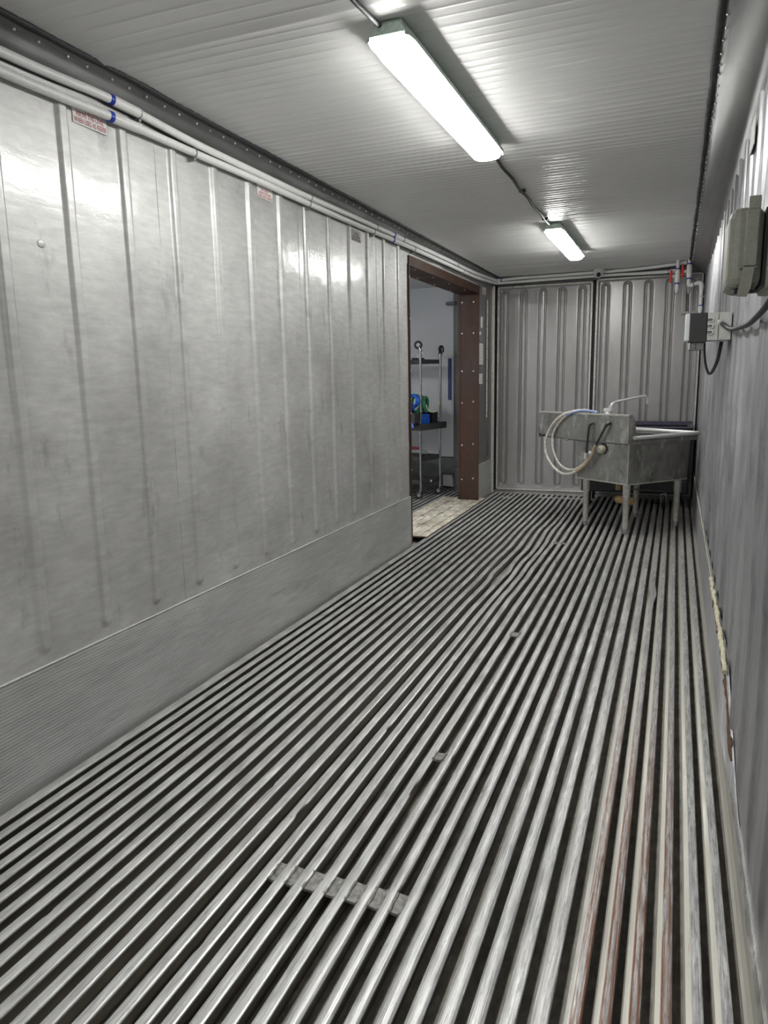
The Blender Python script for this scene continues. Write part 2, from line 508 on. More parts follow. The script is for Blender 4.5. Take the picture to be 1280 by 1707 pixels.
YL = ribbed_steps(Y0, D, RL)
YL = sorted(set(YL + [DY0, DY1]))
ZL = sorted(set([round(q, 4) for q in frange(0.36, 2.40, 0.024)] + [0.41, 0.44, 0.455, 0.465, 0.475, 0.49, DZ]))
def fl_(y, z): return (wall_h(y, z, RL, 0.485), y, z)
wl = grid(YL, ZL, fl_, lambda y, z: (DY0 < y < DY1 and z < DZ) or y > DY1)
wall_left = wl.build('wall_left', M['wall'], kind='structure')
MB().sphere((0.001, 1.98, 1.873), 0.017, 16, (0.16, 1, 0.8)).build('dimple', M['wall'], wall_left)
grid([q for q in YL if q >= DY1], ZL, lambda y, z: (0.002 + wall_h(y, z, [8.43], 0.485, dent=0.6), y, z)).build('end_panel', M['wall_end'], wall_left)  # left wall carried on past the doorway, coloured darker for its reflection
# a round dimple and thin riveted sheet joints on the left wall
jb = MB()
for y in (2.62, 3.85, 1.05, 5.02):
    jb.box((-0.004, y - 0.0010, 0.42), (0.0018, y + 0.0010, 2.38))
j_ = jb.build('sheet_joint', M['wall'], wall_left)

RR = [0.15 + RIBP * k for k in range(-7, 29)]
YR = ribbed_steps(Y0, D, RR)
ZR = sorted(set([round(q, 4) for q in frange(-0.05, 2.40, 0.03)]))
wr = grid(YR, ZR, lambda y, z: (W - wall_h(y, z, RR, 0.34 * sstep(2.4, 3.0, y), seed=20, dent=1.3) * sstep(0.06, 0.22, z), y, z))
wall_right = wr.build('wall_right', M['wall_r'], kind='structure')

# cove mouldings between walls and ceiling
def cove(side):
    if side == 'left':
        pr = [(0.0, 2.385), (0.006, 2.40), (0.010, 2.43), (0.012, 2.445), (0.020, 2.452), (0.026, 2.475), (0.036, 2.49), (0.040, 2.505), (0.052, 2.512), (0.066, 2.527)]
        fnn = lambda x, z, y: (x + 0.004 * noise.noise(Vector((y * 1.6, z * 6, 5))), z + 0.004 * noise.noise(Vector((y * 1.2, 9, 5))))
    else:
        pr = [(W, 2.385), (2.284, 2.40), (2.272, 2.425), (2.258, 2.44), (2.225, 2.455), (2.222, 2.46), (2.19, 2.475), (2.187, 2.482), (2.158, 2.497), (2.156, 2.503), (2.120, 2.526)]
        fnn = lambda x, z, y: (x + 0.003 * noise.noise(Vector((y * 1.6, z * 6, 8))), z)
    mb = MB().prof(pr, frange(Y0, D, 0.08), fnn, close=False, smooth=True)
    o = mb.build('trim_cove_' + side, M['cove'], kind='structure')
    for y in frange(1.5, 8.4, 0.105):
        x_, z_ = (0.046, 2.507) if side == 'left' else (2.139, 2.513)
        MB().sphere((x_ + random.uniform(-.003, .003), y + random.uniform(-.012, .012), z_), 0.0055, 8).build('rivet', M['screw'], o)
    return o
cove('left'); cove('right')
# black sealant seams
for sd, x_ in (('left', 0.070), ('right', 2.120)):
    pts = [(x_ + 0.004 * noise.noise(Vector((y * 2.2, x_, 0))) + (0.006 * exp(-((y - 2.45) / .15) ** 2) if sd == 'left' else 0), y, 2.526) for y in frange(Y0, D - 0.02, 0.05)]
    mb = MB()
    rs = [0.0125 * (1 + 0.35 * noise.noise(Vector((y[1] * 9, 2, x_)))) for y in pts]
    mb.tube(pts, rs, 8)
    mb.build('trim_seam_' + sd, M['seam'], kind='structure')

# ceiling: cross-corrugated sheet
crib = []
y = Y0 + 0.05
i = 0
while y < D - 0.03:
    crib.append((y, random.choice([0.0012, 0.0020, 0.0028])))
    y += (0.0568 if (i % 5) else 0.066) if y > 2.2 else 0.078
    i += 1
ceil_ys = set([Y0, D])
for yc, a in crib:
    for o_ in (-0.012, -0.006, -0.002, 0.002, 0.006, 0.012): ceil_ys.add(round(yc + o_, 4))
ceil_ys = sorted(ceil_ys)
ca = [q[0] for q in crib]
import bisect
def ceil_z(x, y):
    i = bisect.bisect(ca, y)
    h = 0
    for j in (i - 1, i):
        if 0 <= j < len(ca):
            d = abs(y - ca[j])
            h = max(h, crib[j][1] * (1 - sstep(0.001, 0.009, d)))
    z = H - h - 0.010 * exp(-((y - 2.27) / 0.022) ** 2) * (0.6 + 0.4 * sin(x * 3))
    z += 0.0022 * noise.noise(Vector((x * 1.2, y * 1.8, 4))) + 0.0010 * noise.noise(Vector((x * 3, y * 7, 8)))
    for (dx, dy) in ((0.72, 2.75), (0.95, 2.60), (1.62, 2.30)):
        z += 0.006 * exp(-(((x - dx) / .03) ** 2 + ((y - dy) / .022) ** 2))
    return z
cg = grid(frange(0.04, 2.15, 0.055), ceil_ys, lambda x, y: (x, y, ceil_z(x, y)))
ceiling = cg.build('ceiling', M['ceil'], kind='structure')

# kick plates with fine horizontal grooves
def kick(side, y0, y1):
    pr = []
    z = 0.0
    top = ZK if side == 'left' else 0.33
    pr.append((0.012, -0.055))
    while z < top - 0.004:
        pr += [(0.012, z), (0.012, z + 0.008), (0.0088, z + 0.009), (0.0088, z + 0.0108)]
        z += 0.012
    pr += [(0.012, top), (0.004, top + 0.003), (0.0, top + 0.003)]
    if side == 'left':
        mb = MB().prof(pr, frange(y0, y1, 0.25), close=False)
    else:
        def ft(x, z, y):
            t = sstep(2.1, 3.0, y)
            return (W - (W - x) * (0.25 + 0.75 * t), z * (0.16 + 0.84 * t) if z > 0 else z)
        mb = MB().prof([(W - 0.008 - x * 1.0, z) for x, z in pr], frange(y0, y1, 0.1), ft, close=False)
    return mb
o = kick('left', Y0, DY0 - 0.012).build('baseboard_left', M['kick'], kind='structure')
adopt_l = kick('left', DY1 + 0.01, D).build('kick_plate_end', M['kick'], o)
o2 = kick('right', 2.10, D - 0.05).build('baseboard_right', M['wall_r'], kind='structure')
# top edge bead of kick plates
MB().tube([(0.013, y, ZK + 0.003 + 0.001 * noise.noise(Vector((y * 5, 0, 0)))) for y in frange(Y0, DY0 - 0.015, 0.06)], 0.0022, 6).build('edge_bead', M['doorlip'], o)
MB().tube([(W - 0.021, y, 0.335) for y in frange(3.9, D - 0.1, 0.1)], 0.003, 6).build('edge_bead', M['foam'], o2)

# ---- floor: pan + separate extruded bars
floor = MB().box((-0.02, Y0, -0.09), (W + 0.02, D + 0.06, -0.058)).build('floor', M['pan'], kind='structure')
BX = [.064, .13, .192, .251, .309, .371, .436, .499, .561, .624, .689, .752, .815, .882, .951, 1.015, 1.070, 1.128, 1.196, 1.258, 1.325,
      1.388, 1.449, 1.513, 1.576, 1.644, 1.705, 1.770, 1.835, 1.902, 1.963, 2.023, 2.088, 2.153, 2.213]

def bar_dx(x0, y, k):
    d = 0.0016 * noise.noise(Vector((y * 0.9, k * 3.1, 0)))
    env = exp(-((x0 - 1.02) / 0.24) ** 2) * sstep(3.4, 5.0, y)
    d += 0.030 * env * noise.noise(Vector((y * 1.15 + 0.4, x0 * 1.6, 7.7)))
    d += 0.006 * env * noise.noise(Vector((y * 4.0, k * 2.0, 3.3)))
    d += 0.017 * exp(-((y - 5.05) / 0.16) ** 2) * exp(-((x0 - 0.951) / 0.03) ** 2)
    d -= 0.012 * exp(-((y - 5.0) / 0.16) ** 2) * exp(-((x0 - 0.882) / 0.03) ** 2)
    d += 0.014 * exp(-((y - 4.8) / 0.14) ** 2) * exp(-((x0 - 1.963) / 0.03) ** 2)
    return d

nicks = {}
random.seed(11)
for k in range(len(BX)):
    nicks[k] = [(random.uniform(0.8, 7.5), random.choice([-1, 1]), random.uniform(0.003, 0.008), random.uniform(0.02, 0.05)) for _ in range(random.choice([0, 1, 1, 2]))]
nicks[14].append((1.9, 1, 0.012, 0.05))
nicks[19].append((2.15, 1, 0.012, 0.06))

for k, x0 in enumerate(BX):
    hwid = 0.0165 if x0 < 1.45 else (0.0185 if x0 < 1.8 else 0.0205)
    if k == 0: hwid = 0.022
    crown = 0.0008 if x0 < 1.3 else 0.0028
    pr = []
    for j in range(7):
        t = -1 + 2 * j / 6
        pr.append((t * hwid * 0.93, -crown * t * t - (0.0 if abs(t) < 0.9 else 0.0012)))
    if x0 > 1.72:
        pr = [(-hwid * .95, -.0060), (-hwid * .82, -.0032), (-hwid * .45, -.0010), (-hwid * .2, 0), (hwid * .3, 0), (hwid * .85, -.0008), (hwid * .96, -.0022)]
    lip = 0.007
    pr = [(-hwid, -crown - 0.004)] + pr + [(hwid, -crown - 0.004), (hwid - 0.001, -lip - crown), (0.0055, -0.010 - crown), (0.005, -0.0582), (-0.005, -0.0582), (-0.0055, -0.010 - crown), (-hwid + 0.001, -lip - crown)]
    ysb = frange(Y0, 8.45 + (0.22 if k % 2 else 0.20), 0.05)
    for (yn, sd, am, wd) in nicks[k]:
        ysb += [yn - wd, yn - wd * .5, yn, yn + wd * .5, yn + wd]
    ysb = sorted(set(round(q, 4) for q in ysb))
    def fn(x, z, y, k=k, x0=x0, hwid=hwid):
        xx = x
        if z > -0.03:
            for (yn, sd, am, wd) in nicks[k]:
                if x * sd > hwid * 0.8:
                    xx -= sd * am * exp(-((y - yn) / (wd * .55)) ** 2)
        fac = 1.0 if z > -0.03 else 0.3
        return (x0 + xx + bar_dx(x0, y, k) * fac, z + 0.0008 * noise.noise(Vector((y * 2.5, k * 1.7, 1))))
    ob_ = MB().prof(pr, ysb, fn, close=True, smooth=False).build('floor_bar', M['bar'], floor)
    at_ = ob_.data.attributes.new('across', 'FLOAT', 'POINT')
    at_.data.foreach_set('value', [pr[i % len(pr)][0] / hwid for i in range(len(ob_.data.vertices))])
# flange ledge along the right kick plate
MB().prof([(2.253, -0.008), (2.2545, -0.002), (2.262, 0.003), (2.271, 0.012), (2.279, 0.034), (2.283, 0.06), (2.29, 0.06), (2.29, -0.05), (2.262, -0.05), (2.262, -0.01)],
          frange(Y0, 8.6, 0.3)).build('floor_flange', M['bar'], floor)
fa = bpy.data.objects['floor_flange'].data
fa.attributes.new('across', 'FLOAT', 'POINT').data.foreach_set('value', [-0.8 if v.co.x < 2.275 else 0.0 for v in fa.vertices])

def block(x0, x1, y0, y1, z=-0.002, skew=0.0, m_='steel'):
    mb = MB()
    th = 0.008
    vs = [(x0, y0 + skew, z), (x1, y0, z), (x1, y1, z), (x0, y1 + skew, z), (x0, y0 + skew, z - th), (x1, y0, z - th), (x1, y1, z - th), (x0, y1 + skew, z - th)]
    mb.add(vs, [(0, 1, 2, 3), (4, 7, 6, 5), (0, 4, 5, 1), (1, 5, 6, 2), (2, 6, 7, 3), (3, 7, 4, 0)])
    # weld bead on both ends
    for xe in (x0, x1):
        mb.tube([(xe + random.uniform(-.002, .002), y0 + (y1 - y0) * t, z + 0.001) for t in (0, .2, .4, .6, .8, 1)],
                [random.uniform(.003, .0055) for _ in range(6)], 6)
    return mb.build('welded_block', M['weldblk'], floor)
gaps = [(1.015, 1.070), (1.070, 1.128), (1.128, 1.196), (1.196, 1.258), (1.258, 1.325), (1.325, 1.388), (1.388, 1.449)]
for gi, (a, b) in enumerate(gaps):
    block(a + 0.015, b - 0.015, 1.575, 1.65, -0.006, 0.004)
block(1.274, 1.309, 2.36, 2.41, -0.001)
block(1.27, 1.315, 3.74, 3.80, 0.0)
block(1.15, 1.185, 6.05, 6.10, 0.0); block(1.21, 1.25, 6.05, 6.10, 0.0)
# cross strips that tie the bar ends near the doors
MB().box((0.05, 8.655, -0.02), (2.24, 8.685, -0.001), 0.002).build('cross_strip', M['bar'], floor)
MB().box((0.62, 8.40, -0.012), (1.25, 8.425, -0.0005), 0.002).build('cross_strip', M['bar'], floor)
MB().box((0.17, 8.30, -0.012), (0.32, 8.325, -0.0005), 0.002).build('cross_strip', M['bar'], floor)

# rear closure behind the camera and the outer shell seen through no opening
MB().box((-0.02, Y0 - 0.05, -0.06), (W + 0.02, Y0, H + 0.02)).build('wall_rear', M['wall'], kind='structure')

# ---- container doors at the far end
def door_panel(name, x0, x1, z0, z1, grooves, yf=8.70):
    us = set([x0, x1])
    for a in frange(x0, x1, 0.02): us.add(round(a, 4))
    for g in grooves:
        for o_ in (-.052, -.046, -.040, -.034, -.028, -.022, -.016, 0, .016, .022, .028, .034, .040, .046, .052): us.add(round(g + o_, 4))
    for o_ in (0.006, 0.02, 0.026, 0.034): us.add(round(x0 + o_, 4)); us.add(round(x1 - o_, 4))
    us = sorted(q for q in us if x0 <= q <= x1)
    gz0, gz1 = z0 + 0.07, z1 - 0.055
    vs = set([z0, z1])
    for a in frange(z0, z1, 0.04): vs.add(round(a, 4))
    for c in (gz0, gz1):
        for o_ in frange(-0.06, 0.07, 0.006): vs.add(round(c + o_, 4))
    vs = sorted(q for q in vs if z0 <= q <= z1)
    def f(x, z):
        e = min(x - x0, x1 - x, z - z0, z1 - z)
        h = 0.022 * (1 - sstep(0.020, 0.034, e))           # raised edge lip
        for g in grooves:
            dz = max(gz0 + .03 - z, 0, z - (gz1 - .03))
            d = hypot(x - g, dz)
            if d < 0.06:
                h -= 0.024 * (1 - sstep(0.036, 0.048, d))
                h += 0.020 * (1 - sstep(0.018, 0.028, d))
        dn = 0.6
        h += dn * 0.0018 * noise.noise(Vector((x * 2.0, z * 1.2, 5)))
        if x < 0.55 and z > 1.7:                            # crumpled corner
            q = sstep(0.6, 0.1, x) * sstep(1.7, 2.2, z)
            h += q * (0.012 * noise.noise(Vector((x * 14, z * 9, 2))) + 0.006 * noise.noise(Vector((x * 30, z * 22, 6))))
        return (x, yf - h, z)
    mb = grid(us, vs, f)
    o = mb.build(name, M['door'], kind='structure')
    # lip faces around the edge
    lip = MB()
    for a, b in (((x0, z0), (x0 + 0.016, z1)), ((x1 - 0.016, z0), (x1, z1)), ((x0, z0), (x1, z0 + 0.016)), ((x0, z1 - 0.016), (x1, z1))):
        lip.box((a[0], yf - 0.0245, a[1]), (b[0], yf + 0.03, b[1]), 0.002)
    lip.build('door_lip', M['doorlip'], o)
    return o
door1 = door_panel('door_1', 0.045, 1.128, 0.03, 2.425, [0.125, 0.349, 0.566, 0.79, 1.012])
door2 = door_panel('door_2', 1.165, 2.262, 0.03, 2.445, [1.265, 1.498, 1.719, 1.936, 2.150])
MB().box((1.128, 8.705, 0.02), (1.165, 8.74, 2.44)).build('door_gasket', M['gasket'], door1)
MB().box((0.012, 8.705, 0.02), (0.045, 8.74, 2.44)).build('door_gasket', M['gasket'], door1)
MB().box((2.262, 8.705, 0.02), (2.29, 8.74, 2.47)).build('door_gasket', M['gasket'], door2)
# latch pocket near the top of the right door
lp = MB()
lp.box((2.06, 8.66, 2.04), (2.10, 8.70, 2.34), .004); lp.box((2.06, 8.66, 2.02), (2.24, 8.70, 2.05), .004)
lp.build('latch_pocket', M['door'], door2)
bh = MB()
bh.prof([(0, 0), (1, 0)], [0, 1], close=False) if False else None
bh.box((0.0, 8.705, 2.425), (W, 8.80, 2.60)); bh.box((0.0, 8.66, 2.475), (W, 8.80, 2.60), .006)
header = bh.build('wall_back', M['annexdark'], kind='structure')
MB().box((0, 8.70, -0.06), (W, 8.82, 0.02)).build('door_sill', M['door'], header)
MB().box((0, 8.745, 0.0), (W, 8.80, 2.5)).build('backing', M['gasket'], header)

# back-left corner post (rounded) with strips
cp = MB()
cp.box((-0.01, 8.58, 0.0), (0.022, 8.66, 2.42), 0.006)
cp.tube([(0.018, 8.60, 0.0), (0.018, 8.60, 2.43)], 0.014, 12)
cp.build('trim_1', M['doorlip'], kind='structure')
# perforated strip near the corner
ps = thing('perforated_strip', 'long narrow perforated metal strip standing upright on the wall right of the doorway', 'strip', (0.012, 8.30, 0.93))
adopt(ps, MB().box((0.0125, 8.285, 0.93), (0.0165, 8.325, 2.25), 0.001).build('strip_face', M['sticker'], None))
for z in frange(0.98, 2.2, 0.12):
    adopt(ps, MB().cyl((0.015, 8.305, z), (0.0172, 8.305, z), 0.008, 10).build('slot', M['gasket'], None))

# ---- doorway frame in brown painted steel
fr = empty('door_3', (0, DY0, 0), kind='structure')
hd = MB(); hd.box((-0.22, DY0 - 0.004, 2.285), (0.014, DY1 + 0.02, 2.365), 0.003)
jr = MB(); jr.box((-0.22, DY1, 0.0), (0.014, DY1 + 0.02, 2.30), 0.002); jr.box((-0.225, DY1 - 0.006, 0.0), (-0.195, DY1, 2.29), .001); jr.box((-0.012, DY1 - 0.006, 0.0), (0.016, DY1, 2.29), .001)
jl = MB(); jl.box((-0.22, DY0 - 0.014, 0.0), (0.016, DY0 + 0.004, 2.30), 0.002)
adopt(fr, hd.build('header', M['brown']), jr.build('jamb', M['brown']), jl.build('jamb', M['brown']))
def screw(a, d):
    d = Vector(d)
    return MB().tube([Vector(a), Vector(a) + d * 0.004, Vector(a) + d * 0.006], [0.010, 0.009, 0.004], 8).build('screw', M['screw'])
for z in (2.20, 1.87, 1.46, 1.11, 0.637, 0.245):
    for x_ in (-0.178, -0.048):
        adopt(fr, screw((x_, DY1 - 0.001, z + (0.015 if x_ > -.1 and z < 1.2 else 0)), (0, -1, 0)))
    adopt(fr, screw((0.012, DY0 + 0.0, z), (1, 0, 0)))
for y in (5.95, 6.45, 6.95, 7.5):
    adopt(fr, screw((-0.03, y, 2.286), (0, 0, -1)), screw((-0.18, y, 2.286), (0, 0, -1)))

# ================================================================== NEXT CONTAINER seen through the doorway
AX0, AX1 = -2.5, -0.22
AYE = 8.72
ed = MB(); ed.box((AX0, AYE, ZK), (-0.49, AYE + 0.04, 2.49))
wa = ed.build('wall_next_end', M['annexwall'], kind='structure')
MB().box((AX0, AYE - 0.01, -0.02), (-0.49, AYE + 0.04, ZK)).build('kick_panel', M['annexdark'], wa)
MB().box((AX0, AYE - 0.014, ZK - 0.006), (-0.49, AYE, ZK + 0.004)).build('panel_joint', M['gasket'], wa)
MB().box((-0.49, AYE - 0.03, -0.02), (-0.2, AYE + 0.04, 2.49)).box((-0.497, AYE - 0.034, ZK), (-0.487, AYE, 2.4)).build('end_post', M['annexdark'], wa)
MB().box((-0.488, AYE - 0.034, 0.29), (-0.2, AYE - 0.029, 0.298)).build('panel_joint', M['gasket'], wa)
MB().box((-0.58, AYE - 0.09, 2.25), (-0.46, AYE, 2.29), .008).build('bracket', M['annexdark'], wa)
MB().box((AX0 - 0.04, 2.6, -0.06), (AX0, AYE + 0.05, 2.5)).build('wall_next_left', M['annexwall'], kind='structure')
MB().box((AX0, 2.55, -0.06), (AX1, 2.6, 2.5)).build('wall_next_near', M['annexwall'], kind='structure')
nr = MB()
nr.box((AX1 - 0.01, 2.6, -0.06), (AX1, DY0 - 0.014, 2.5)); nr.box((AX1 - 0.01, DY1 + 0.02, -0.06), (AX1, AYE, 2.5)); nr.box((AX1 - 0.01, DY0 - 0.02, 2.365), (AX1, DY1 + 0.03, 2.5))
nr.build('wall_next_right', M['annexwall'], kind='structure')
MB().box((AX0 - 0.04, 2.55, 2.475), (AX1, AYE + 0.04, 2.52)).build('ceiling_next', M['annexwall'], kind='structure')
fl2 = MB().box((AX0, 2.6, -0.09), (-0.02, AYE, -0.058)).build('floor_next', M['pan'], kind='structure')
for k in range(26):
    x0 = -0.30 - 0.0625 * k
    hw_ = 0.0165
    pr = [(-hw_, -0.006), (-hw_, 0), (hw_, 0), (hw_, -0.006), (.005, -.009), (.005, -.058), (-.005, -.058), (-.005, -.009)]
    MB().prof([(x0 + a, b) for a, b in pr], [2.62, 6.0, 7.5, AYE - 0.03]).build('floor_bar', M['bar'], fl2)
# low vent cover and blue strip
vc = thing('vent_cover', 'small grey metal cover low on the end wall of the next room', 'cover', (-0.57, AYE - 0.02, 0.05))
vb = MB()
vb.add([(-0.63, AYE - 0.055, 0.05), (-0.50, AYE - 0.055, 0.04), (-0.515, AYE - 0.055, 0.18), (-0.63, AYE - 0.055, 0.185),
        (-0.64, AYE - 0.011, 0.04), (-0.49, AYE - 0.011, 0.03), (-0.505, AYE - 0.011, 0.19), (-0.64, AYE - 0.011, 0.195)],
       [(0, 1, 2, 3), (4, 7, 6, 5), (0, 4, 5, 1), (1, 5, 6, 2), (2, 6, 7, 3), (3, 7, 4, 0)])
adopt(vc, vb.build('cover_face', M['ltgrey']), MB().box((-0.648, AYE - 0.0135, 0.02), (-0.484, AYE - 0.0105, 0.203)).build('flange', M['gasket']))
bs = thing('blue_strip', 'narrow dark blue printed strip upright on the pale end wall', 'strip', (-0.552, AYE, 1.12))
adopt(bs, MB().box((-0.577, AYE - 0.003, 1.12), (-0.530, AYE, 1.625)).build('strip_face', M['bluestrip']))
bt = MB()
random.seed(5)
for k in range(44):
    z = 1.14 + k * 0.0108
    if random.random() < .8:
        a = random.uniform(-0.572, -0.556); bt.box((a, AYE - 0.0036, z), (a + random.uniform(.008, .024), AYE - 0.003, z + 0.003))
adopt(bs, bt.build('lettering', M['bluetxt']))

# threshold boards laid through the doorway
th = thing('threshold_board', 'flaking cream and brown board lying across the bars in the doorway', 'board', (-0.19, 7.0, 0.0))
tg = grid(frange(-0.44, 0.062, 0.02), frange(5.93, 8.09, 0.03),
          lambda x, y: (x + (0.004 * noise.noise(Vector((y * 6, 0, 0))) if x > 0.05 else 0), y, 0.0125 + 0.0018 * noise.noise(Vector((x * 12, y * 5, 0))) + 0.0009 * noise.noise(Vector((x * 40, y * 30, 3)))), smooth=False)
adopt(th, tg.build('board_face', M['plywood']), MB().box((-0.44, 5.93, 0.001), (0.061, 8.09, 0.0105)).build('board_core', M['tear']))
random.seed(21)
jm = MB()
for xx in (-0.30, -0.15, -0.01):
    jm.tube([(xx + 0.004 * noise.noise(Vector((y * 4, xx, 0))), y, 0.0138) for y in frange(5.95, 8.07, 0.1)], 0.0016, 4)
adopt(th, jm.build('board_joint', M['gasket']))

# ================================================================== CEILING LIGHTS
def loft(sections):
    """sections: list of (y, halfwidth, z0, z1) rounded trough shapes"""
def fixture(cx, y0, y1, label, ztop=H - 0.004, glow='diff'):
    e = thing('ceiling_light', label, 'light', (cx, (y0 + y1) / 2, ztop), 'sealed strip lights along the ceiling')
    hw = 0.068
    n = 14
    # housing: trough that widens downward to the rim, tapered ends
    zr = ztop - 0.040
    zb = ztop - 0.088
    mb = MB()
    def ring(y, s, z, wdt):
        return [(cx - wdt, y, z), (cx + wdt, y, z)]
    L0, L1 = y0, y1
    prof_h = [(-0.048, ztop), (-0.060, ztop - 0.02), (-hw - .010, zr), (-hw - .010, zr - 0.014), (-hw - .007, zr - 0.014), (-hw - .007, zr - 0.004), (hw + .007, zr - 0.004), (hw + .007, zr - 0.014), (hw + .010, zr - 0.014), (hw + .010, zr), (0.060, ztop - 0.02), (0.048, ztop)]
    ysq = [L0, L0 + 0.012, L0 + 0.05, L1 - 0.05, L1 - 0.012, L1]
    def fh(x, z, y):
        e_ = min(y - L0, L1 - y)
        s = 1.0 if e_ > 0.04 else (0.80 if e_ < 0.005 else 0.93)
        return (cx + x * s, z if z < ztop - 0.01 or e_ > .005 else z - 0.012)
    mb.prof(prof_h, ysq, fh)
    adopt(e, mb.build('housing', M['fix']))
    # diffuser
    pd = []
    for k in range(n + 1):
        a = pi * k / n
        cxx = cos(a); szz = sin(a)
        pd.append(((hw - 0.004) * (abs(cxx) ** 0.6) * (1 if cxx > 0 else -1), zr - 0.008 - 0.045 * (szz ** 0.6)))
    yd = [L0 + 0.006, L0 + 0.012, L0 + 0.025, L0 + 0.05, L0 + 0.09, L1 - 0.09, L1 - 0.05, L1 - 0.025, L1 - 0.012, L1 - 0.006]
    def fd(x, z, y):
        e_ = min(y - L0, L1 - y) - 0.006
        s = min(1.0, (max(0.0, e_) / 0.085)) ** 0.28 if e_ > 0 else 0.0
        s = max(s, 0.35)
        top = zr - 0.008
        return (cx + x * (0.75 + 0.25 * s), top + (z - top) * s)
    md = MB().prof(pd, yd, fd, smooth=True)
    adopt(e, md.build('diffuser', M[glow]))
    for y in frange(L0 + 0.16, L1 - 0.10, (L1 - L0 - 0.26) / 4):
        for sx in (-1, 1):
            c = MB()
            c.tube([(cx + sx * 0.055, y, ztop - 0.012), (cx + sx * 0.0755, y, zr + 0.004), (cx + sx * 0.0765, y, zr - 0.012), (cx + sx * 0.069, y, zr - 0.020)], 0.0028, 6)
            c.box((cx + sx * 0.072, y - 0.008, zr - 0.004), (cx + sx * 0.0765, y + 0.008, zr + 0.014), 0.001)
            adopt(e, c.build('clip', M['clamp']))
    return e
fixture(1.128, 2.38, 3.78, 'larger-looking glowing sealed strip light at the front of the ceiling')
fixture(1.128, 5.80, 7.20, 'smaller-looking glowing strip light far back near the rear doors')
fixture(1.128, -1.05, 0.35, 'glowing strip light on the ceiling behind the viewpoint')

fixture(-1.34, 3.55, 4.95, 'glowing strip light on the ceiling of the next room', 2.473, 'diff_next')

def ceiling_cable(y0, y1, label, sag=0.006, x0=1.085, x1=1.10):
    e = thing('ceiling_cable', label, 'cable', ((x0 + x1) / 2, y0, 2.515), 'black cables between the ceiling lights')
    n = 24
    pts = [(x0 + (x1 - x0) * i / n + 0.004 * sin(i * 1.1), y0 + (y1 - y0) * i / n, 2.513 - sag * sin(pi * i / n)) for i in range(n + 1)]
    adopt(e, MB().tube(pts, 0.0085, 10).build('sheath', M['cable_sheen']))
    for t in (0.45, 0.88):
        y = y0 + (y1 - y0) * t; x = x0 + (x1 - x0) * t
        adopt(e, MB().box((x - 0.02, y - 0.006, 2.504), (x + 0.02, y + 0.006, 2.524), .002).build('cable_clip', M['cable']))
ceiling_cable(0.35, 2.40, 'black cable running along the ceiling into the near end of the large light', x0=1.06)
ceiling_cable(3.77, 5.82, 'thin black cable on the ceiling linking the large light to the small far one', x0=1.12, x1=1.10)

# ================================================================== WHITE PIPES
PR = 0.0165
def pipe_run(pts, label, rings, clamps, group='white plastic pipes along the left wall'):
    e = thing('water_pipe', label, 'pipe', pts[0], group)
    cp_ = catmull(pts, 6)
    adopt(e, MB().tube(cp_, PR, 14).build('pipe', M['pvc']))
    def at_y(y):
        for a, b in zip(cp_, cp_[1:]):
            if a.y <= y <= b.y:
                t = (y - a.y) / max(1e-6, b.y - a.y); return a.lerp(b, t), (b - a).normalized()
        return cp_[-1], Vector((0, 1, 0))
    for y in rings:
        q, d = at_y(y)
        adopt(e, MB().tube([q, q + d * 0.16], PR * 1.18, 14).build('coupling', M['pvc']))
        adopt(e, MB().tube([q - d * 0.012, q + d * 0.006], [PR * 1.12, PR * 1.24], 14).build('glue_ring', M['blue_glue']))
    for y in clamps:
        q, d = at_y(y)
        m_ = MB(); m_.torus(q, d, PR * 1.12, 0.003, 18, 6)
        m_.cyl((q.x, q.y, q.z - PR - 0.010), (q.x + 0.006, q.y, q.z - PR - 0.010), 0.006, 8)
        m_.box((0.0, q.y - 0.006, q.z - PR - 0.018), (q.x, q.y + 0.006, q.z - PR - 0.002))
        adopt(e, m_.build('pipe_clamp', M['clamp']))
    return e
UX = 0.032
upper = [(UX, -1.5, 2.43), (UX, 0.5, 2.42), (UX, 1.865, 2.425), (UX, 2.349, 2.441), (UX, 2.853, 2.427), (UX, 3.377, 2.427), (UX, 3.82, 2.428), (UX, 4.588, 2.441),
         (UX, 5.406, 2.451), (UX, 6.583, 2.462), (UX + 0.004, 7.646, 2.465), (0.04, 8.40, 2.488), (0.06, 8.58, 2.49)]
lower = [(UX, -1.5, 2.37), (UX, 0.5, 2.36), (UX, 1.857, 2.366), (UX, 2.383, 2.380), (UX, 2.849, 2.385), (UX, 3.374, 2.392), (UX, 3.818, 2.393), (UX, 4.585, 2.400),
         (UX, 5.404, 2.414), (UX, 6.583, 2.422), (UX, 7.647, 2.427), (0.04, 8.42, 2.452), (0.06, 8.60, 2.462)]
pipe_run(upper, 'upper of the two white plastic pipes running along the top of the left wall', [2.349, 5.30], [2.50, 3.95, 4.95, 5.50, 7.0])
pipe_run(lower, 'lower of the two white plastic pipes, below the other along the left wall', [2.34, 5.28], [2.85, 3.93, 4.90, 5.75, 7.2])
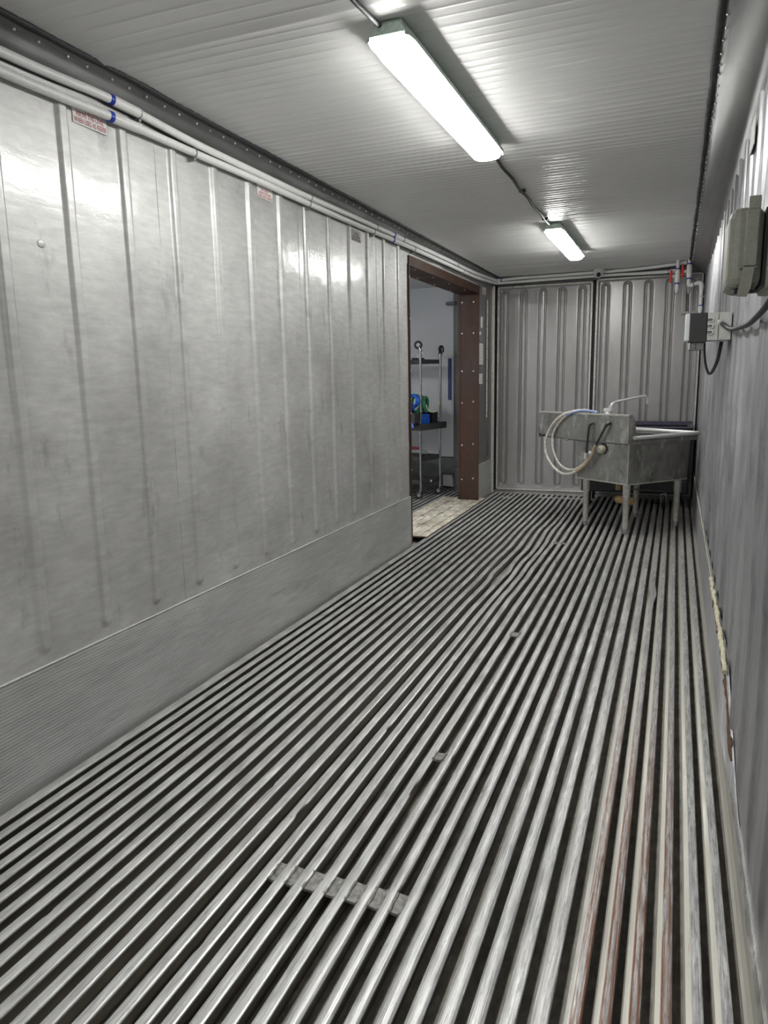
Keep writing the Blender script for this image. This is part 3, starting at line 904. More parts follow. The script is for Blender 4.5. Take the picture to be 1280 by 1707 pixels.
# pipes crossing above the rear doors
def simple_pipe(pts, label, rings=(), group='white plastic pipes above the rear doors'):
    e = thing('water_pipe', label, 'pipe', pts[0], group)
    adopt(e, MB().tube(catmull(pts, 5), PR * 0.97, 12).build('pipe', M['pvc']))
    for a, b in rings:
        adopt(e, MB().tube([a, b], PR * 1.25, 12).build('coupling', M['pvc']))
        a_ = Vector(a); b_ = Vector(b); d = (b_ - a_).normalized()
        adopt(e, MB().tube([a_ - d * .008, a_ + d * .003], PR * 1.3, 12).build('glue_ring', M['blue_glue']))
    return e
simple_pipe([(0.055, 8.60, 2.492), (0.30, 8.60, 2.502), (0.6, 8.60, 2.503), (1.137, 8.59, 2.505), (1.6, 8.55, 2.506), (1.95, 8.42, 2.508), (2.09, 8.32, 2.508)],
            'upper white pipe crossing above the rear doors up to the right-hand valve', [((0.10, 8.60, 2.494), (0.05, 8.60, 2.492))])
simple_pipe([(0.06, 8.61, 2.462), (0.6, 8.62, 2.468), (1.30, 8.61, 2.470), (1.60, 8.58, 2.462), (1.90, 8.42, 2.44), (1.99, 8.32, 2.43)],
            'lower white pipe sagging above the rear doors toward the left-hand valve', [((1.93, 8.39, 2.437), (1.99, 8.32, 2.43))])

def valve(px, py, ztop, zbot, label, zv, tail=True):
    e = thing('ball_valve_pipe', label, 'valve', (px, py, ztop), 'upright pipes with red valves')
    adopt(e, MB().tube([(px, py, ztop), (px, py, zbot)], 0.0175, 14).build('pipe', M['pvc']))
    b = MB(); b.tube([(px, py, zv + 0.065), (px, py, zv + 0.045), (px, py, zv - 0.045), (px, py, zv - 0.065)], [0.024, 0.027, 0.027, 0.024], 16)
    b.cyl((px, py, zv), (px - 0.05, py - 0.005, zv), 0.014, 10)
    adopt(e, b.build('valve_body', M['pvc']))
    h = MB(); h.box((px - 0.072, py - 0.022, zv - 0.062), (px - 0.050, py + 0.012, zv + 0.062), 0.007)
    adopt(e, h.build('valve_handle', M['red']))
    for zz in (zv + 0.072, zv - 0.072):
        adopt(e, MB().tube([(px, py, zz - 0.006), (px, py, zz + 0.006)], 0.0225, 14).build('glue_ring', M['blue_glue']))
    if tail:
        adopt(e, MB().tube([(px, py, zbot + 0.075), (px, py, zbot + 0.02)], 0.0215, 14).build('coupling', M['pvc']),
              MB().tube([(px, py, zbot + 0.02), (px, py, zbot - 0.018)], [0.018, 0.013], 12).build('threaded_end', M['clamp']))
    return e
valve(2.003, 8.30, 2.548, 2.215, 'left-hand upright pipe with red-handled valve, open lower end', 2.375)
v2 = valve(2.112, 8.28, 2.552, 2.295, 'right-hand upright pipe with red-handled valve and elbow below it', 2.415, tail=False)
el = MB(); el.tube(catmull([(2.112, 8.28, 2.31), (2.114, 8.28, 2.285), (2.135, 8.28, 2.278), (2.155, 8.28, 2.28)], 4), 0.020, 12)
adopt(v2, el.build('elbow', M['pvc']), MB().tube([(2.115, 8.30, 2.27), (2.118, 8.31, 2.20)], [0.020, 0.014], 12).build('threaded_end', M['clamp']))
e3 = thing('drop_pipe', 'white pipe with elbow dropping down the right wall behind the grey switch box', 'pipe', (2.236, 8.28, 1.9))
adopt(e3, MB().tube(catmull([(2.165, 8.28, 2.285), (2.20, 8.28, 2.292), (2.225, 8.28, 2.288), (2.236, 8.28, 2.26), (2.236, 8.28, 2.15)], 5) + [Vector((2.236, 8.28, 1.90))], 0.0185, 12).build('pipe', M['pvc']),
      MB().tube(catmull([(2.185, 8.28, 2.290), (2.22, 8.28, 2.292), (2.236, 8.28, 2.27), (2.236, 8.28, 2.235)], 5), 0.0225, 12).build('elbow', M['pvc']),
      MB().tube([(2.236, 8.28, 2.07), (2.236, 8.28, 2.01)], 0.0225, 12).build('coupling', M['pvc']),
      MB().tube([(2.236, 8.28, 2.075), (2.236, 8.28, 2.065)], 0.0235, 12).build('glue_ring', M['blue_glue']),
      MB().torus((2.236, 8.28, 2.16), (0, 0, 1), 0.020, 0.003, 16, 6).box((2.236, 8.275, 2.155), (2.275, 8.285, 2.165)).build('pipe_clamp', M['clamp']))

# security camera
sc_ = thing('dome_camera', 'small white dome camera above the gap between the rear doors', 'camera', (1.20, 8.52, 2.52))
adopt(sc_, MB().tube([(1.20, 8.53, 2.53), (1.20, 8.53, 2.505), (1.20, 8.53, 2.485)], [0.060, 0.060, 0.052], 20).build('camera_base', M['bevelwhite']),
      MB().sphere((1.20, 8.515, 2.480), 0.048, 18).build('camera_ball', M['bevelwhite']),
      MB().sphere((1.203, 8.475, 2.466), 0.024, 12).build('camera_lens', M['camdark']))

# ================================================================== STICKERS
RW = (pi / 2, 0, pi / 2)
def cargo_sticker(y0, y1, z0, z1, label, mt='sticker', tm='sticker_txt', x=0.005):
    e = thing('cargo_sticker', label, 'sticker', (x, (y0 + y1) / 2, (z0 + z1) / 2), 'white cargo warning stickers on the left wall')
    cy = (y0 + y1) / 2; hh = z1 - z0; ww = y1 - y0
    adopt(e, MB().box((0.0015, y0, z0), (x, y1, z1)).build('label_face', M[mt]))
    s = hh * 0.30
    for i, (tx, fr_) in enumerate((('NO CARGO', .50), ('ABOVE THIS LEVEL', .82), ('WHEN USED AS REEFER', .96))):
        o = text_mesh(tx, s, M[tm], None, (x + 0.0006, cy, z0 + hh * (0.68 - 0.265 * i)), RW)
        ww0 = max(v.co.x for v in o.data.vertices) - min(v.co.x for v in o.data.vertices)
        o.scale = (ww * fr_ / ww0, 1, 1)
        adopt(e, o)
    return e
cargo_sticker(2.178, 2.345, 2.318, 2.402, 'largest and nearest white sticker with red cargo lettering, under the pipes')
cargo_sticker(3.417, 3.567, 2.328, 2.388, 'second white warning sticker back from the nearest, under the pipes')
faded = basic('faded_sticker', (0.36, 0.36, 0.35), 0.5)
M['faded'] = faded
M['fadedtxt'] = basic('faded_red_lettering', (0.26, 0.20, 0.20), 0.6)
cargo_sticker(4.60, 4.74, 2.305, 2.375, 'faded grey warning sticker under the pipes, two ribs before the doorway', 'faded', 'fadedtxt')
cargo_sticker(8.12, 8.27, 2.30, 2.375, 'small warning sticker high on the wall strip right of the doorway')
def small_sticker(y0, y1, z0, z1, label, lines, tm):
    e = thing('wall_sticker', label, 'sticker', (0.005, (y0 + y1) / 2, z0), None)
    adopt(e, MB().box((0.001, y0, z0), (0.0145, y1, z1)).build('label_face', M['sticker']))
    mb = MB()
    random.seed(int(z0 * 100))
    for i in range(lines):
        z = z1 - (i + 1) * (z1 - z0) / (lines + 1)
        a = y0 + 0.015
        while a < y1 - 0.03:
            b = a + random.uniform(0.01, 0.035)
            mb.box((0.0145, a, z - (z1 - z0) / (lines + 1) * .12), (0.0149, min(b, y1 - .012), z + (z1 - z0) / (lines + 1) * .12)); a = b + 0.008
    adopt(e, mb.build('print', M[tm]))
small_sticker(7.97, 8.12, 1.53, 1.76, 'tall white notice on the wall strip just right of the brown door jamb', 9, 'sticker_gry')
small_sticker(7.96, 8.10, 1.318, 1.43, 'white sticker with red lines below the tall notice beside the jamb', 5, 'sticker_txt')
small_sticker(7.955, 8.03, 1.85, 1.885, 'tiny white sticker above the tall notice beside the jamb', 1, 'sticker_gry')
small_sticker(8.06, 8.09, 1.93, 2.05, 'thin upright white sticker high on the wall strip beside the jamb', 1, 'sticker_gry')
rs_ = thing('wall_sticker', 'white sticker seen edge-on high on the right wall above the big enclosure', 'sticker', (2.27, 3.6, 2.36))
adopt(rs_, MB().box((2.276, 3.3, 2.26), (2.279, 3.5, 2.37)).build('label_face', M['sticker']))

# ================================================================== RIGHT WALL ENCLOSURES
# near olive enclosure: lid towards the room, base on the wall, latch across the joint
ol = thing('junction_enclosure', 'large grey-green plastic enclosure with latch on the near right wall', 'enclosure', (2.29, 1.9, 1.56))
lid = MB().box((2.135, 1.80, 1.575), (2.205, 1.98, 1.745), 0.022)
base = MB().box((2.212, 1.797, 1.572), (2.275, 1.985, 1.752), 0.008)
flng = MB().box((2.205, 1.806, 1.58), (2.212, 1.975, 1.74))
adopt(ol, lid.build('lid', M['olive']), base.build('base', M['olive']), flng.build('lid_seal', M['gasket']))
lt = MB()
lt.box((2.166, 1.785, 1.62), (2.192, 1.802, 1.735), 0.003)
lt.box((2.170, 1.788, 1.735), (2.193, 1.802, 1.762), 0.002)
lt.add([(2.166, 1.787, 1.618), (2.188, 1.787, 1.618), (2.184, 1.790, 1.575), (2.178, 1.792, 1.558), (2.158, 1.792, 1.560), (2.162, 1.790, 1.585),
        (2.166, 1.80, 1.618), (2.188, 1.80, 1.618), (2.184, 1.806, 1.575), (2.178, 1.806, 1.558), (2.158, 1.806, 1.560), (2.162, 1.806, 1.585)],
       [(0, 1, 2, 3, 4, 5), (6, 11, 10, 9, 8, 7), (0, 6, 7, 1), (1, 7, 8, 2), (2, 8, 9, 3), (3, 9, 10, 4), (4, 10, 11, 5), (5, 11, 6, 0)])
adopt(ol, lt.build('latch', M['olive']), MB().cyl((2.160, 1.795, 1.619), (2.194, 1.795, 1.619), 0.0035, 8).build('latch_pin', M['clamp']),
      MB().box((2.152, 1.80, 1.566), (2.195, 1.83, 1.573), .001).build('latch_keeper', M['gasket']))
adopt(ol, MB().box((2.272, 1.82, 1.60), (2.29, 1.96, 1.72)).build('mounting_foot', M['olive']))

# smaller interlocked switch box
sw = thing('switch_box', 'light grey switch box with dark face on the right wall, before the rear doors', 'switch box', (2.29, 4.05, 1.55))
y_ = 4.0
adopt(sw,
      MB().box((2.176, y_, 1.553), (2.283, y_ + 0.17, 1.686), 0.003).build('base', M['ltgrey']),
      MB().box((2.2235, y_ - 0.0012, 1.555), (2.2255, y_, 1.684)).build('base_joint', M['gasket']),
      MB().box((2.092, y_ + 0.004, 1.545), (2.174, y_ + 0.155, 1.688), 0.004).build('dark_housing', M['darkpanel']),
      MB().box((2.072, y_ + 0.002, 1.552), (2.097, y_ + 0.16, 1.686), 0.007).build('cover', M['whitebox']),
      MB().box((2.098, y_ + 0.012, 1.508), (2.165, y_ + 0.09, 1.545), 0.003).build('plug_socket', M['midgrey']),
      MB().box((2.094, y_ + 0.008, 1.512), (2.100, y_ + 0.09, 1.545), 0.001).build('socket_flap', M['bevelwhite']),
      MB().cyl((2.127, y_ + 0.011, 1.533), (2.127, y_ + 0.013, 1.533), 0.004, 8).cyl((2.127, y_ + 0.011, 1.519), (2.127, y_ + 0.013, 1.519), 0.004, 8).build('socket_hole', M['gasket']))
sn = MB()
pz = []
zz = 1.667
pts = [(2.183, 1.675), (2.183, 1.655), (2.198, 1.655), (2.202, 1.645), (2.198, 1.636), (2.180, 1.636)]
for k, z0 in enumerate((1.652, 1.622, 1.592)):
    sn.tube(catmull([(2.178, y_ - 0.002, z0 + 0.008), (2.196, y_ - 0.002, z0 + 0.008), (2.202, y_ - 0.002, z0), (2.196, y_ - 0.002, z0 - 0.010), (2.178, y_ - 0.002, z0 - 0.010)], 4), 0.0025, 6)
adopt(sw, sn.build('hinge_loops', M['bevelwhite']))
for z0 in (1.655, 1.624, 1.594):
    adopt(sw, MB().box((2.175, y_ - 0.001, z0 - 0.010), (2.197, y_, z0 + 0.004)).build('hinge_loop_shade', M['midgrey']))  # flat grey patches painting the shadows of the hinge loops
# cables
bc = thing('power_cable', 'thick black cable curving from the grey switch box toward the big enclosure', 'cable', (2.25, 3.95, 1.62))
cpts = [(2.235, 4.0, 1.632), (2.240, 3.93, 1.625), (2.250, 3.75, 1.600), (2.255, 3.45, 1.575), (2.255, 3.05, 1.560), (2.258, 2.7, 1.553), (2.262, 2.35, 1.567), (2.262, 2.10, 1.588), (2.255, 1.93, 1.60)]
adopt(bc, MB().tube(catmull(cpts, 8), 0.0095, 12).build('sheath', M['cable_sheen']),
      MB().tube([(2.231, 4.0, 1.640), (2.236, 3.955, 1.632)], 0.013, 12).build('cable_gland', M['ltgrey']))
lc = thing('loop_cable', 'thin black cable hanging in a loop below the grey switch box', 'cable', (2.25, 4.1, 1.4))
adopt(lc, MB().tube(catmull([(2.170, 4.08, 1.542), (2.172, 4.10, 1.50), (2.180, 4.10, 1.44), (2.193, 4.10, 1.400), (2.203, 4.10, 1.392), (2.215, 4.10, 1.405), (2.235, 4.10, 1.46), (2.248, 4.10, 1.549)], 8),
                    [0.0045 + 0.0045 * i / 56 for i in range(57)], 10).build('sheath', M['cable']))

# sprayed foam and torn strip along the right kick plate
fo = thing('foam_bead', 'ragged cream foam bead squeezed out along the base of the right wall', 'sealant', (2.27, 3.3, 0.33))
random.seed(3)
fpts = []; frs = []
for y in frange(2.80, 4.0, 0.035):
    tt = sstep(2.1, 3.0, y)
    fpts.append((2.29 - 0.024 * (0.25 + 0.75 * tt) + random.uniform(-.003, .003), y, 0.340 * (0.16 + 0.84 * tt) + random.uniform(-.006, .004)))
    frs.append(random.uniform(.006, .012) if y > 2.9 else random.uniform(.008, .015))
adopt(fo, MB().tube(fpts, frs, 8).build('bead', M['foam']))
fpts = [(2.29 - 0.022 * (0.25 + 0.75 * sstep(2.1, 3.0, y)) + random.uniform(-.002, .001), y, 0.318 * (0.16 + 0.84 * sstep(2.1, 3.0, y)) + random.uniform(-.008, .004)) for y in frange(2.45, 3.7, 0.03)]
adopt(fo, MB().tube(fpts, [random.uniform(.003, .011) for _ in fpts], 8).build('torn_strip', M['tear']))

# ================================================================== SINK
B0 = Vector((1.686, 6.55, 0)); SU = Vector((-0.779, 0.627, 0)); SV = Vector((0.627, 0.779, 0))
def S(u, v, z): return B0 + SU * u + SV * v + Vector((0, 0, z))
sk = thing('utility_sink', 'stainless one-bowl sink on four tapered legs before the rear doors, backsplash toward the room', 'sink', B0)
def sbox(a, b): return MB().obox(B0, SU, SV, a, b)
bowl = MB()
def soff(mb, pts_lo, pts_hi):
    pass
# bowl: outer shell tapered slightly with open top and inner basin
def shell(u0, u1, v0, v1, z0, z1, ui, vi, zi):
    lo = [S(u0 + .008, v0 + .004, z0), S(u1 - .008, v0 + .004, z0), S(u1 - .008, v1 - .012, z0 - .01), S(u0 + .008, v1 - .012, z0 - .01)]
    hi = [S(u0, v0, z1), S(u1, v0, z1), S(u1, v1, z1), S(u0, v1, z1)]
    t = 0.012
    hi2 = [S(u0 + t, v0 + t, z1), S(u1 - t, v0 + t, z1), S(u1 - t, v1 - t, z1), S(u0 + t, v1 - t, z1)]
    lo2 = [S(u0 + .03, v0 + .03, z0 + .02), S(u1 - .03, v0 + .03, z0 + .02), S(u1 - .03, v1 - .03, z0 + .02), S(u0 + .03, v1 - .03, z0 + .02)]
    vs = lo + hi + hi2 + lo2
    fs = [(0, 3, 2, 1)]
    for a in range(4):
        b = (a + 1) % 4
        fs += [(a, b, 4 + b, 4 + a), (4 + a, 4 + b, 8 + b, 8 + a), (8 + a, 8 + b, 12 + b, 12 + a)]
    fs.append((12, 13, 14, 15))
    return MB().add(vs, fs)
bb = shell(-0.015, 0.605, 0.0, 0.79, 0.45, 0.80, 0, 0, 0)
# seam lines and bottom rim
adopt(sk, bb.build('bowl', M['steel']))
bs_ = MB()
bs_.tube([S(-0.012, -0.001, 0.447), S(0.60, -0.001, 0.447)], 0.006, 6)
bs_.tube([S(-0.012, -0.001, 0.447), S(-0.012, 0.78, 0.437)], 0.006, 6)
bs_.tube([S(-0.014, -0.001, 0.45), S(-0.016, -0.001, 0.80)], 0.005, 6)
adopt(sk, bs_.build('seam_weld', M['leg']))
# apron, rolled rim and drainboard
ap = sbox((-0.03, 0.0, 0.795), (0.62, 0.87, 0.845))
adopt(sk, MB().obox(B0, SU, SV, (-0.03, 0.0, 0.795), (-0.018, 0.87, 0.845)).obox(B0, SU, SV, (-0.03, 0.86, 0.795), (1.10, 0.872, 0.845)).obox(B0, SU, SV, (1.09, 0.0, 0.81), (1.10, 0.87, 0.845)).build('apron', M['steel']))
adopt(sk, MB().obox(B0, SU, SV, (0.60, 0.0, 0.825), (1.095, 0.865, 0.833)).obox(B0, SU, SV, (-0.03, 0.78, 0.825), (0.62, 0.865, 0.833)).obox(B0, SU, SV, (-0.03, 0.0, 0.825), (-0.004, 0.865, 0.833)).build('drainboard', M['steel']))
adopt(sk, MB().tube([S(-0.028, 0.04, 0.852), S(-0.028, 0.882, 0.852), S(-0.010, 0.892, 0.852), S(1.085, 0.885, 0.855), S(1.105, 0.87, 0.855), S(1.105, 0.03, 0.852)], 0.018, 12).build('rolled_rim', M['rim']))
# backsplash: hollow channel: rear skin, top return, front face, end caps
sp = MB()
U1 = 1.125
sp.obox(B0, SU, SV, (-0.015, -0.012, 0.80), (1.02, -0.004, 1.045))
sp.obox(B0, SU, SV, (1.02, -0.012, 0.835), (U1, -0.004, 1.045))
adopt(sk, sp.build('backsplash', M['steel']))
adopt(sk, MB().obox(B0, SU, SV, (-0.015, -0.016, 1.040), (U1, 0.030, 1.053)).build('backsplash_top', M['leg']))
ec = MB()
pe = [(-0.014, 0.80), (0.070, 0.80), (0.072, 0.93), (0.062, 0.995), (0.030, 1.052), (-0.014, 1.052)]
for ue in (-0.016, U1 - 0.006):
    vs = [S(ue, a, b) for a, b in pe] + [S(ue + 0.007, a, b) for a, b in pe]
    n = len(pe)
    ec = MB(); ec.add(vs, [tuple(range(n)), tuple(range(2 * n - 1, n - 1, -1))] + [(i, (i + 1) % n, n + (i + 1) % n, n + i) for i in range(n)])
    adopt(sk, ec.build('backsplash_end', M['steel']))
fs_ = MB()
fs_.add([S(-0.012, 0.030, 1.050), S(U1 - .004, 0.030, 1.050), S(U1 - .004, 0.062, 0.995), S(-0.012, 0.062, 0.995), S(U1 - .004, 0.066, 0.84), S(-0.012, 0.066, 0.84)], [(0, 1, 2, 3), (3, 2, 4, 5)])
adopt(sk, fs_.build('backsplash_front', M['steel']))
adopt(sk, MB().tube([S(1.0, -0.014, 0.812), S(0.60, -0.014, 0.800), S(-0.012, -0.014, 0.800)], 0.006, 6).build('lower_edge', M['annexdark']))
adopt(sk, MB().sphere(S(0.735, -0.008, 0.798), 0.022, 12, (1, 1, .5)).build('bracket_knob', M['steel']))
# legs
for (lu, lv, zt) in ((0.025, 0.035, 0.447), (0.515, 0.045, 0.447), (0.025, 0.70, 0.437), (0.515, 0.72, 0.437)):
    g = MB()
    g.tube([S(lu, lv, zt), S(lu, lv, zt - 0.12), S(lu, lv, zt - 0.125), S(lu, lv, 0.045)], [0.033, 0.032, 0.0275, 0.025], 16)
    lo_ = g.build('leg', M['leg'])
    ft = MB().tube([S(lu, lv, 0.047), S(lu, lv, 0.03), S(lu, lv, 0.0005)], [0.020, 0.019, 0.018], 12).build('foot', M['clamp'])
    adopt(sk, lo_)
    ft.parent = lo_
    ft.matrix_parent_inverse = Matrix.Identity(4)
# drain pipe and lever
adopt(sk, MB().tube([S(0.36, 0.30, 0.44), S(0.36, 0.30, 0.33)], 0.028, 14).tube([S(0.305, 0.22, 0.262), S(0.30, 0.22, 0.262), S(0.29, 0.22, 0.262), S(0.12, 0.22, 0.262), S(0.11, 0.22, 0.262)], [0.02, 0.032, 0.036, 0.036, 0.028], 14).build('drain_pipe', M['orangerust']),
      MB().tube([S(0.25, 0.30, 0.352), S(0.25, 0.52, 0.325), S(0.25, 0.79, 0.288), S(0.25, 0.812, 0.278), S(0.25, 0.815, 0.238)], 0.0055, 8).build('drain_lever', M['cartsteel']))
# faucet
adopt(sk, MB().tube([S(0.262, 0.02, 1.052), S(0.262, 0.02, 1.075)], [0.034, 0.024], 16).tube([S(0.30, 0.02, 1.085), S(0.20, 0.02, 1.090)], 0.017, 12)
      .tube([S(0.23, 0.02, 1.08), S(0.23, 0.02, 1.125)], [0.02, 0.016], 12).build('faucet_body', M['chrome']),
      MB().tube(catmull([S(0.20, 0.0, 1.09), S(0.203, 0.0, 1.125), S(0.208, 0.025, 1.145), S(0.215, 0.08, 1.158), S(0.22, 0.25, 1.178), S(0.22, 0.41, 1.196), S(0.22, 0.45, 1.192), S(0.22, 0.468, 1.170), S(0.22, 0.472, 1.125)], 6), 0.0115, 12).build('faucet_spout', M['chrome']))
# supply pipes on the back of the backsplash
def P(u, z, off=-0.05): return S(u, off, z)
adopt(sk, MB().tube([P(0.405, 0.965, -0.012), P(0.41, 0.958, -0.045), P(0.412, 0.93)], 0.014, 10).tube([P(0.412, 0.94), P(0.435, 0.69)], 0.0105, 10).build('supply_pipe', M['darkpanel']),
      MB().tube([P(0.195, 0.975, -0.012), P(0.202, 0.967, -0.045), P(0.215, 0.945)], 0.016, 10).tube([P(0.212, 0.95), P(0.325, 0.765)], 0.0105, 10).build('supply_pipe', M['darkpanel']))
adopt(sk, MB().cyl(P(0.435, 0.695), P(0.440, 0.64), 0.019, 8).build('hose_nut', M['chrome']),
      MB().cyl(P(0.375, 0.705), P(0.385, 0.690), 0.022, 10).build('hose_clamp', M['bevelwhite']))
h1 = [(0.320, 0.775), (0.345, 0.73), (0.365, 0.68), (0.446, 0.584), (0.572, 0.505), (0.714, 0.473), (0.839, 0.518), (0.943, 0.614), (0.982, 0.74), (0.943, 0.850), (0.855, 0.961), (0.735, 1.035), (0.62, 1.068), (0.50, 1.078)]
hp = catmull([S(u, -0.055 + 0.06 * sstep(0.8, 0.5, u) * (1 if z > .9 else 0), z) for u, z in h1], 6)
n1 = len(hp)
adopt(sk, MB().tube(hp[:24], 0.0135, 10).build('hose', M['hose_o']), MB().tube(hp[23:], 0.0125, 10).build('hose', M['hose_w']))
h2 = [(0.440, 0.64), (0.455, 0.61), (0.499, 0.575), (0.596, 0.525), (0.716, 0.524), (0.816, 0.578), (0.885, 0.688), (0.900, 0.80), (0.880, 0.873), (0.80, 0.968), (0.69, 1.035), (0.56, 1.072), (0.44, 1.070), (0.38, 1.058)]
hp2 = catmull([S(u, -0.035 + 0.05 * sstep(0.7, 0.4, u) * (1 if z > .9 else 0), z) for u, z in h2], 6)
adopt(sk, MB().tube(hp2[:60], 0.0105, 10).build('hose', M['hose_w']), MB().tube(hp2[59:], 0.0115, 10).build('hose', M['hose_b']))
adopt(sk, MB().tube([S(0.283, -0.002, 0.738), S(0.283, -0.04, 0.736), S(0.283, -0.05, 0.735)], [0.040, 0.037, 0.022], 18).build('overflow_cap', M['ivory']),
      MB().torus(S(0.273, -0.004, 0.742), SV, 0.042, 0.005, 20, 6).build('cap_ring', M['gasket']))

# ================================================================== BLACK CART behind the sink
bcart = thing('black_bin_cart', 'black plastic bin cart on casters between the sink and rear doors', 'cart', (1.7, 8.25, 0))
x0, x1, y0, y1 = 1.14, 2.225, 8.0, 8.56
body = MB()
lo = [(x0 + .02, y0 + .03, .17), (x1 - .04, y0 + .03, .17), (x1 - .04, y1 - .03, .17), (x0 + .02, y1 - .03, .17)]
hi = [(x0 + .40, y0, .84), (x1, y0, .84), (x1, y1, .84), (x0 + .40, y1, .84)]
t = .02
hi2 = [(x0 + .42, y0 + t, .84), (x1 - t, y0 + t, .84), (x1 - t, y1 - t, .84), (x0 + .42, y1 - t, .84)]
lo2 = [(x0 + .06, y0 + .05, .30), (x1 - .06, y0 + .05, .30), (x1 - .06, y1 - .05, .30), (x0 + .06, y1 - .05, .30)]
# lower chassis is longer than the upright tub
body.box((x0, y0, 0.15), (x1 - 0.01, y1, 0.30), 0.02)
lo = [(1.50, y0 + .02, .29), (x1 - .03, y0 + .02, .29), (x1 - .03, y1 - .02, .29), (1.50, y1 - .02, .29)]
hi = [(1.45, y0, .84), (x1, y0, .84), (x1, y1, .84), (1.45, y1, .84)]
hi2 = [(1.47, y0 + t, .84), (x1 - t, y0 + t, .84), (x1 - t, y1 - t, .84), (1.47, y1 - t, .84)]
lo2 = [(1.53, y0 + .05, .33), (x1 - .06, y0 + .05, .33), (x1 - .06, y1 - .05, .33), (1.53, y1 - .05, .33)]
fs = [(0, 3, 2, 1)]
for a in range(4):
    b = (a + 1) % 4
    fs += [(a, b, 4 + b, 4 + a), (4 + a, 4 + b, 8 + b, 8 + a), (8 + a, 8 + b, 12 + b, 12 + a)]
fs.append((12, 13, 14, 15))
body.add(lo + hi + hi2 + lo2, fs)
adopt(bcart, body.build('bin', M['blackpl']))
adopt(bcart, MB().box((1.44, y0 - .015, .838), (x1 + .005, y0 + .05, .852), .004).box((1.44, y1 - .05, .838), (x1 + .005, y1 + .015, .880), .004)
      .box((1.44, y0 - .01, .838), (1.49, y1 + .01, .856), .004).box((x1 - .045, y0, .838), (x1 + .005, y1, .856), .004)
      .box((1.46, y0 + .02, .80), (x1 - .02, y1 - .02, .815)).build('tray_rim', M['purple']))
for (cx_, cy_) in ((1.22, y0 + .07), (1.985, y0 + .03), (1.22, y1 - .07), (2.14, y1 - .07)):
    wh = MB().tube([(cx_ - .018, cy_, .075), (cx_ - .014, cy_, .075), (cx_ + .014, cy_, .075), (cx_ + .018, cy_, .075)], [.058, .074, .074, .058], 20).build('caster_wheel', M['rubber'])
    fk = MB().box((cx_ - .030, cy_ - .014, .06), (cx_ - .022, cy_ + .014, .15)).box((cx_ + .022, cy_ - .014, .06), (cx_ + .030, cy_ + .014, .15)).box((cx_ - .03, cy_ - .025, .148), (cx_ + .03, cy_ + .025, .158)).build('caster_fork', M['clamp'])
    adopt(bcart, wh, fk)

# ================================================================== CARTS IN THE NEXT ROOM
N0 = Vector((-0.665, 7.90, 0)); F0 = Vector((-0.555, 8.30, 0))
CA = (F0 - N0).normalized(); CW = (F0 - N0).length
CB = Vector((-CA.y, CA.x, 0)) * 1.0                # to the left
CLEN = 0.72
def K(a, b, z): return N0 + CA * a + CB * b + Vector((0, 0, z))
def caster(parent, pos, upside=False, wheel_dir=None):
    s = -1 if upside else 1
    px, py, pz = pos                              # pivot point (end of the leg)
    wd = wheel_dir or Vector((-0.9, -0.3, 0)).normalized()
    ax = Vector((-wd.y, wd.x, 0))
    wc = Vector(pos) + wd * 0.022 + Vector((0, 0, -s * 0.062))
    a = MB().tube([wc - ax * .012, wc - ax * .009, wc + ax * .009, wc + ax * .012], [.040, .048, .048, .040], 20).build('caster_wheel', M['rubber'])
    hb = MB().tube([wc - ax * .014, wc + ax * .014], .022, 14).build('wheel_hub', M['clamp'])
    f = MB()
    for sd in (-1, 1):
        o_ = ax * (.017 * sd)
        q0 = Vector(pos) + o_; q1 = wc + o_
        f.tube([q0, q0.lerp(q1, .5), q1], [.012, .011, .008], 6)
    f.tube([Vector(pos) + Vector((0, 0, s * .012)), Vector(pos) - Vector((0, 0, s * .008))], .022, 12)
    fk = f.build('caster_fork', M['cartsteel'])
    adopt(parent, a, hb, fk)
def shelf(a0, a1, b0, b1, z, lip=0.045, upward=True):
    mb = MB()
    o_, ux, uy = N0, CA, CB
    mb.obox(o_, ux, uy, (a0, b0, z), (a1, b1, z + 0.006))
    z0, z1 = (z, z + lip) if upward else (z - lip, z + 0.006)
    mb.obox(o_, ux, uy, (a0, b0, z0), (a0 + .006, b1, z1)); mb.obox(o_, ux, uy, (a1 - .006, b0, z0), (a1, b1, z1))
    mb.obox(o_, ux, uy, (a0, b0, z0), (a1, b0 + .006, z1)); mb.obox(o_, ux, uy, (a0, b1 - .006, z0), (a1, b1, z1))
    return mb
ct = thing('utility_cart', 'lower three-shelf steel cart standing on its casters in the next room', 'cart', N0, 'stacked steel carts')
for (a, b) in ((0, 0), (CW, 0), (0, CLEN), (CW, CLEN)):
    adopt(ct, MB().tube([K(a, b, .125), K(a, b, .93)], .0135, 12).build('post', M['cartsteel']))
    caster(ct, K(a, b, .11))
    adopt(ct, MB().tube([K(a, b, .125), K(a, b, .10)], .018, 12).build('post_socket', M['rubber']))
adopt(ct, shelf(-.03, CW + .10, -.03, CLEN + .03, .80, .075).build('shelf', M['cartshelf']),
      shelf(0, CW, 0, CLEN, .44, .05).build('shelf', M['cartshelf']),
      shelf(0, CW, 0, CLEN, .165, .055).build('shelf', M['cartshelf']))
adopt(ct, MB().cyl(K(CW * .5, -.004, .19), K(CW * .5, -.010, .19), .014, 14).build('round_badge', M['sticker']))
ct2 = thing('utility_cart', 'upside-down steel cart stacked on top with its casters pointing up', 'cart', K(0, 0, .93), 'stacked steel carts')
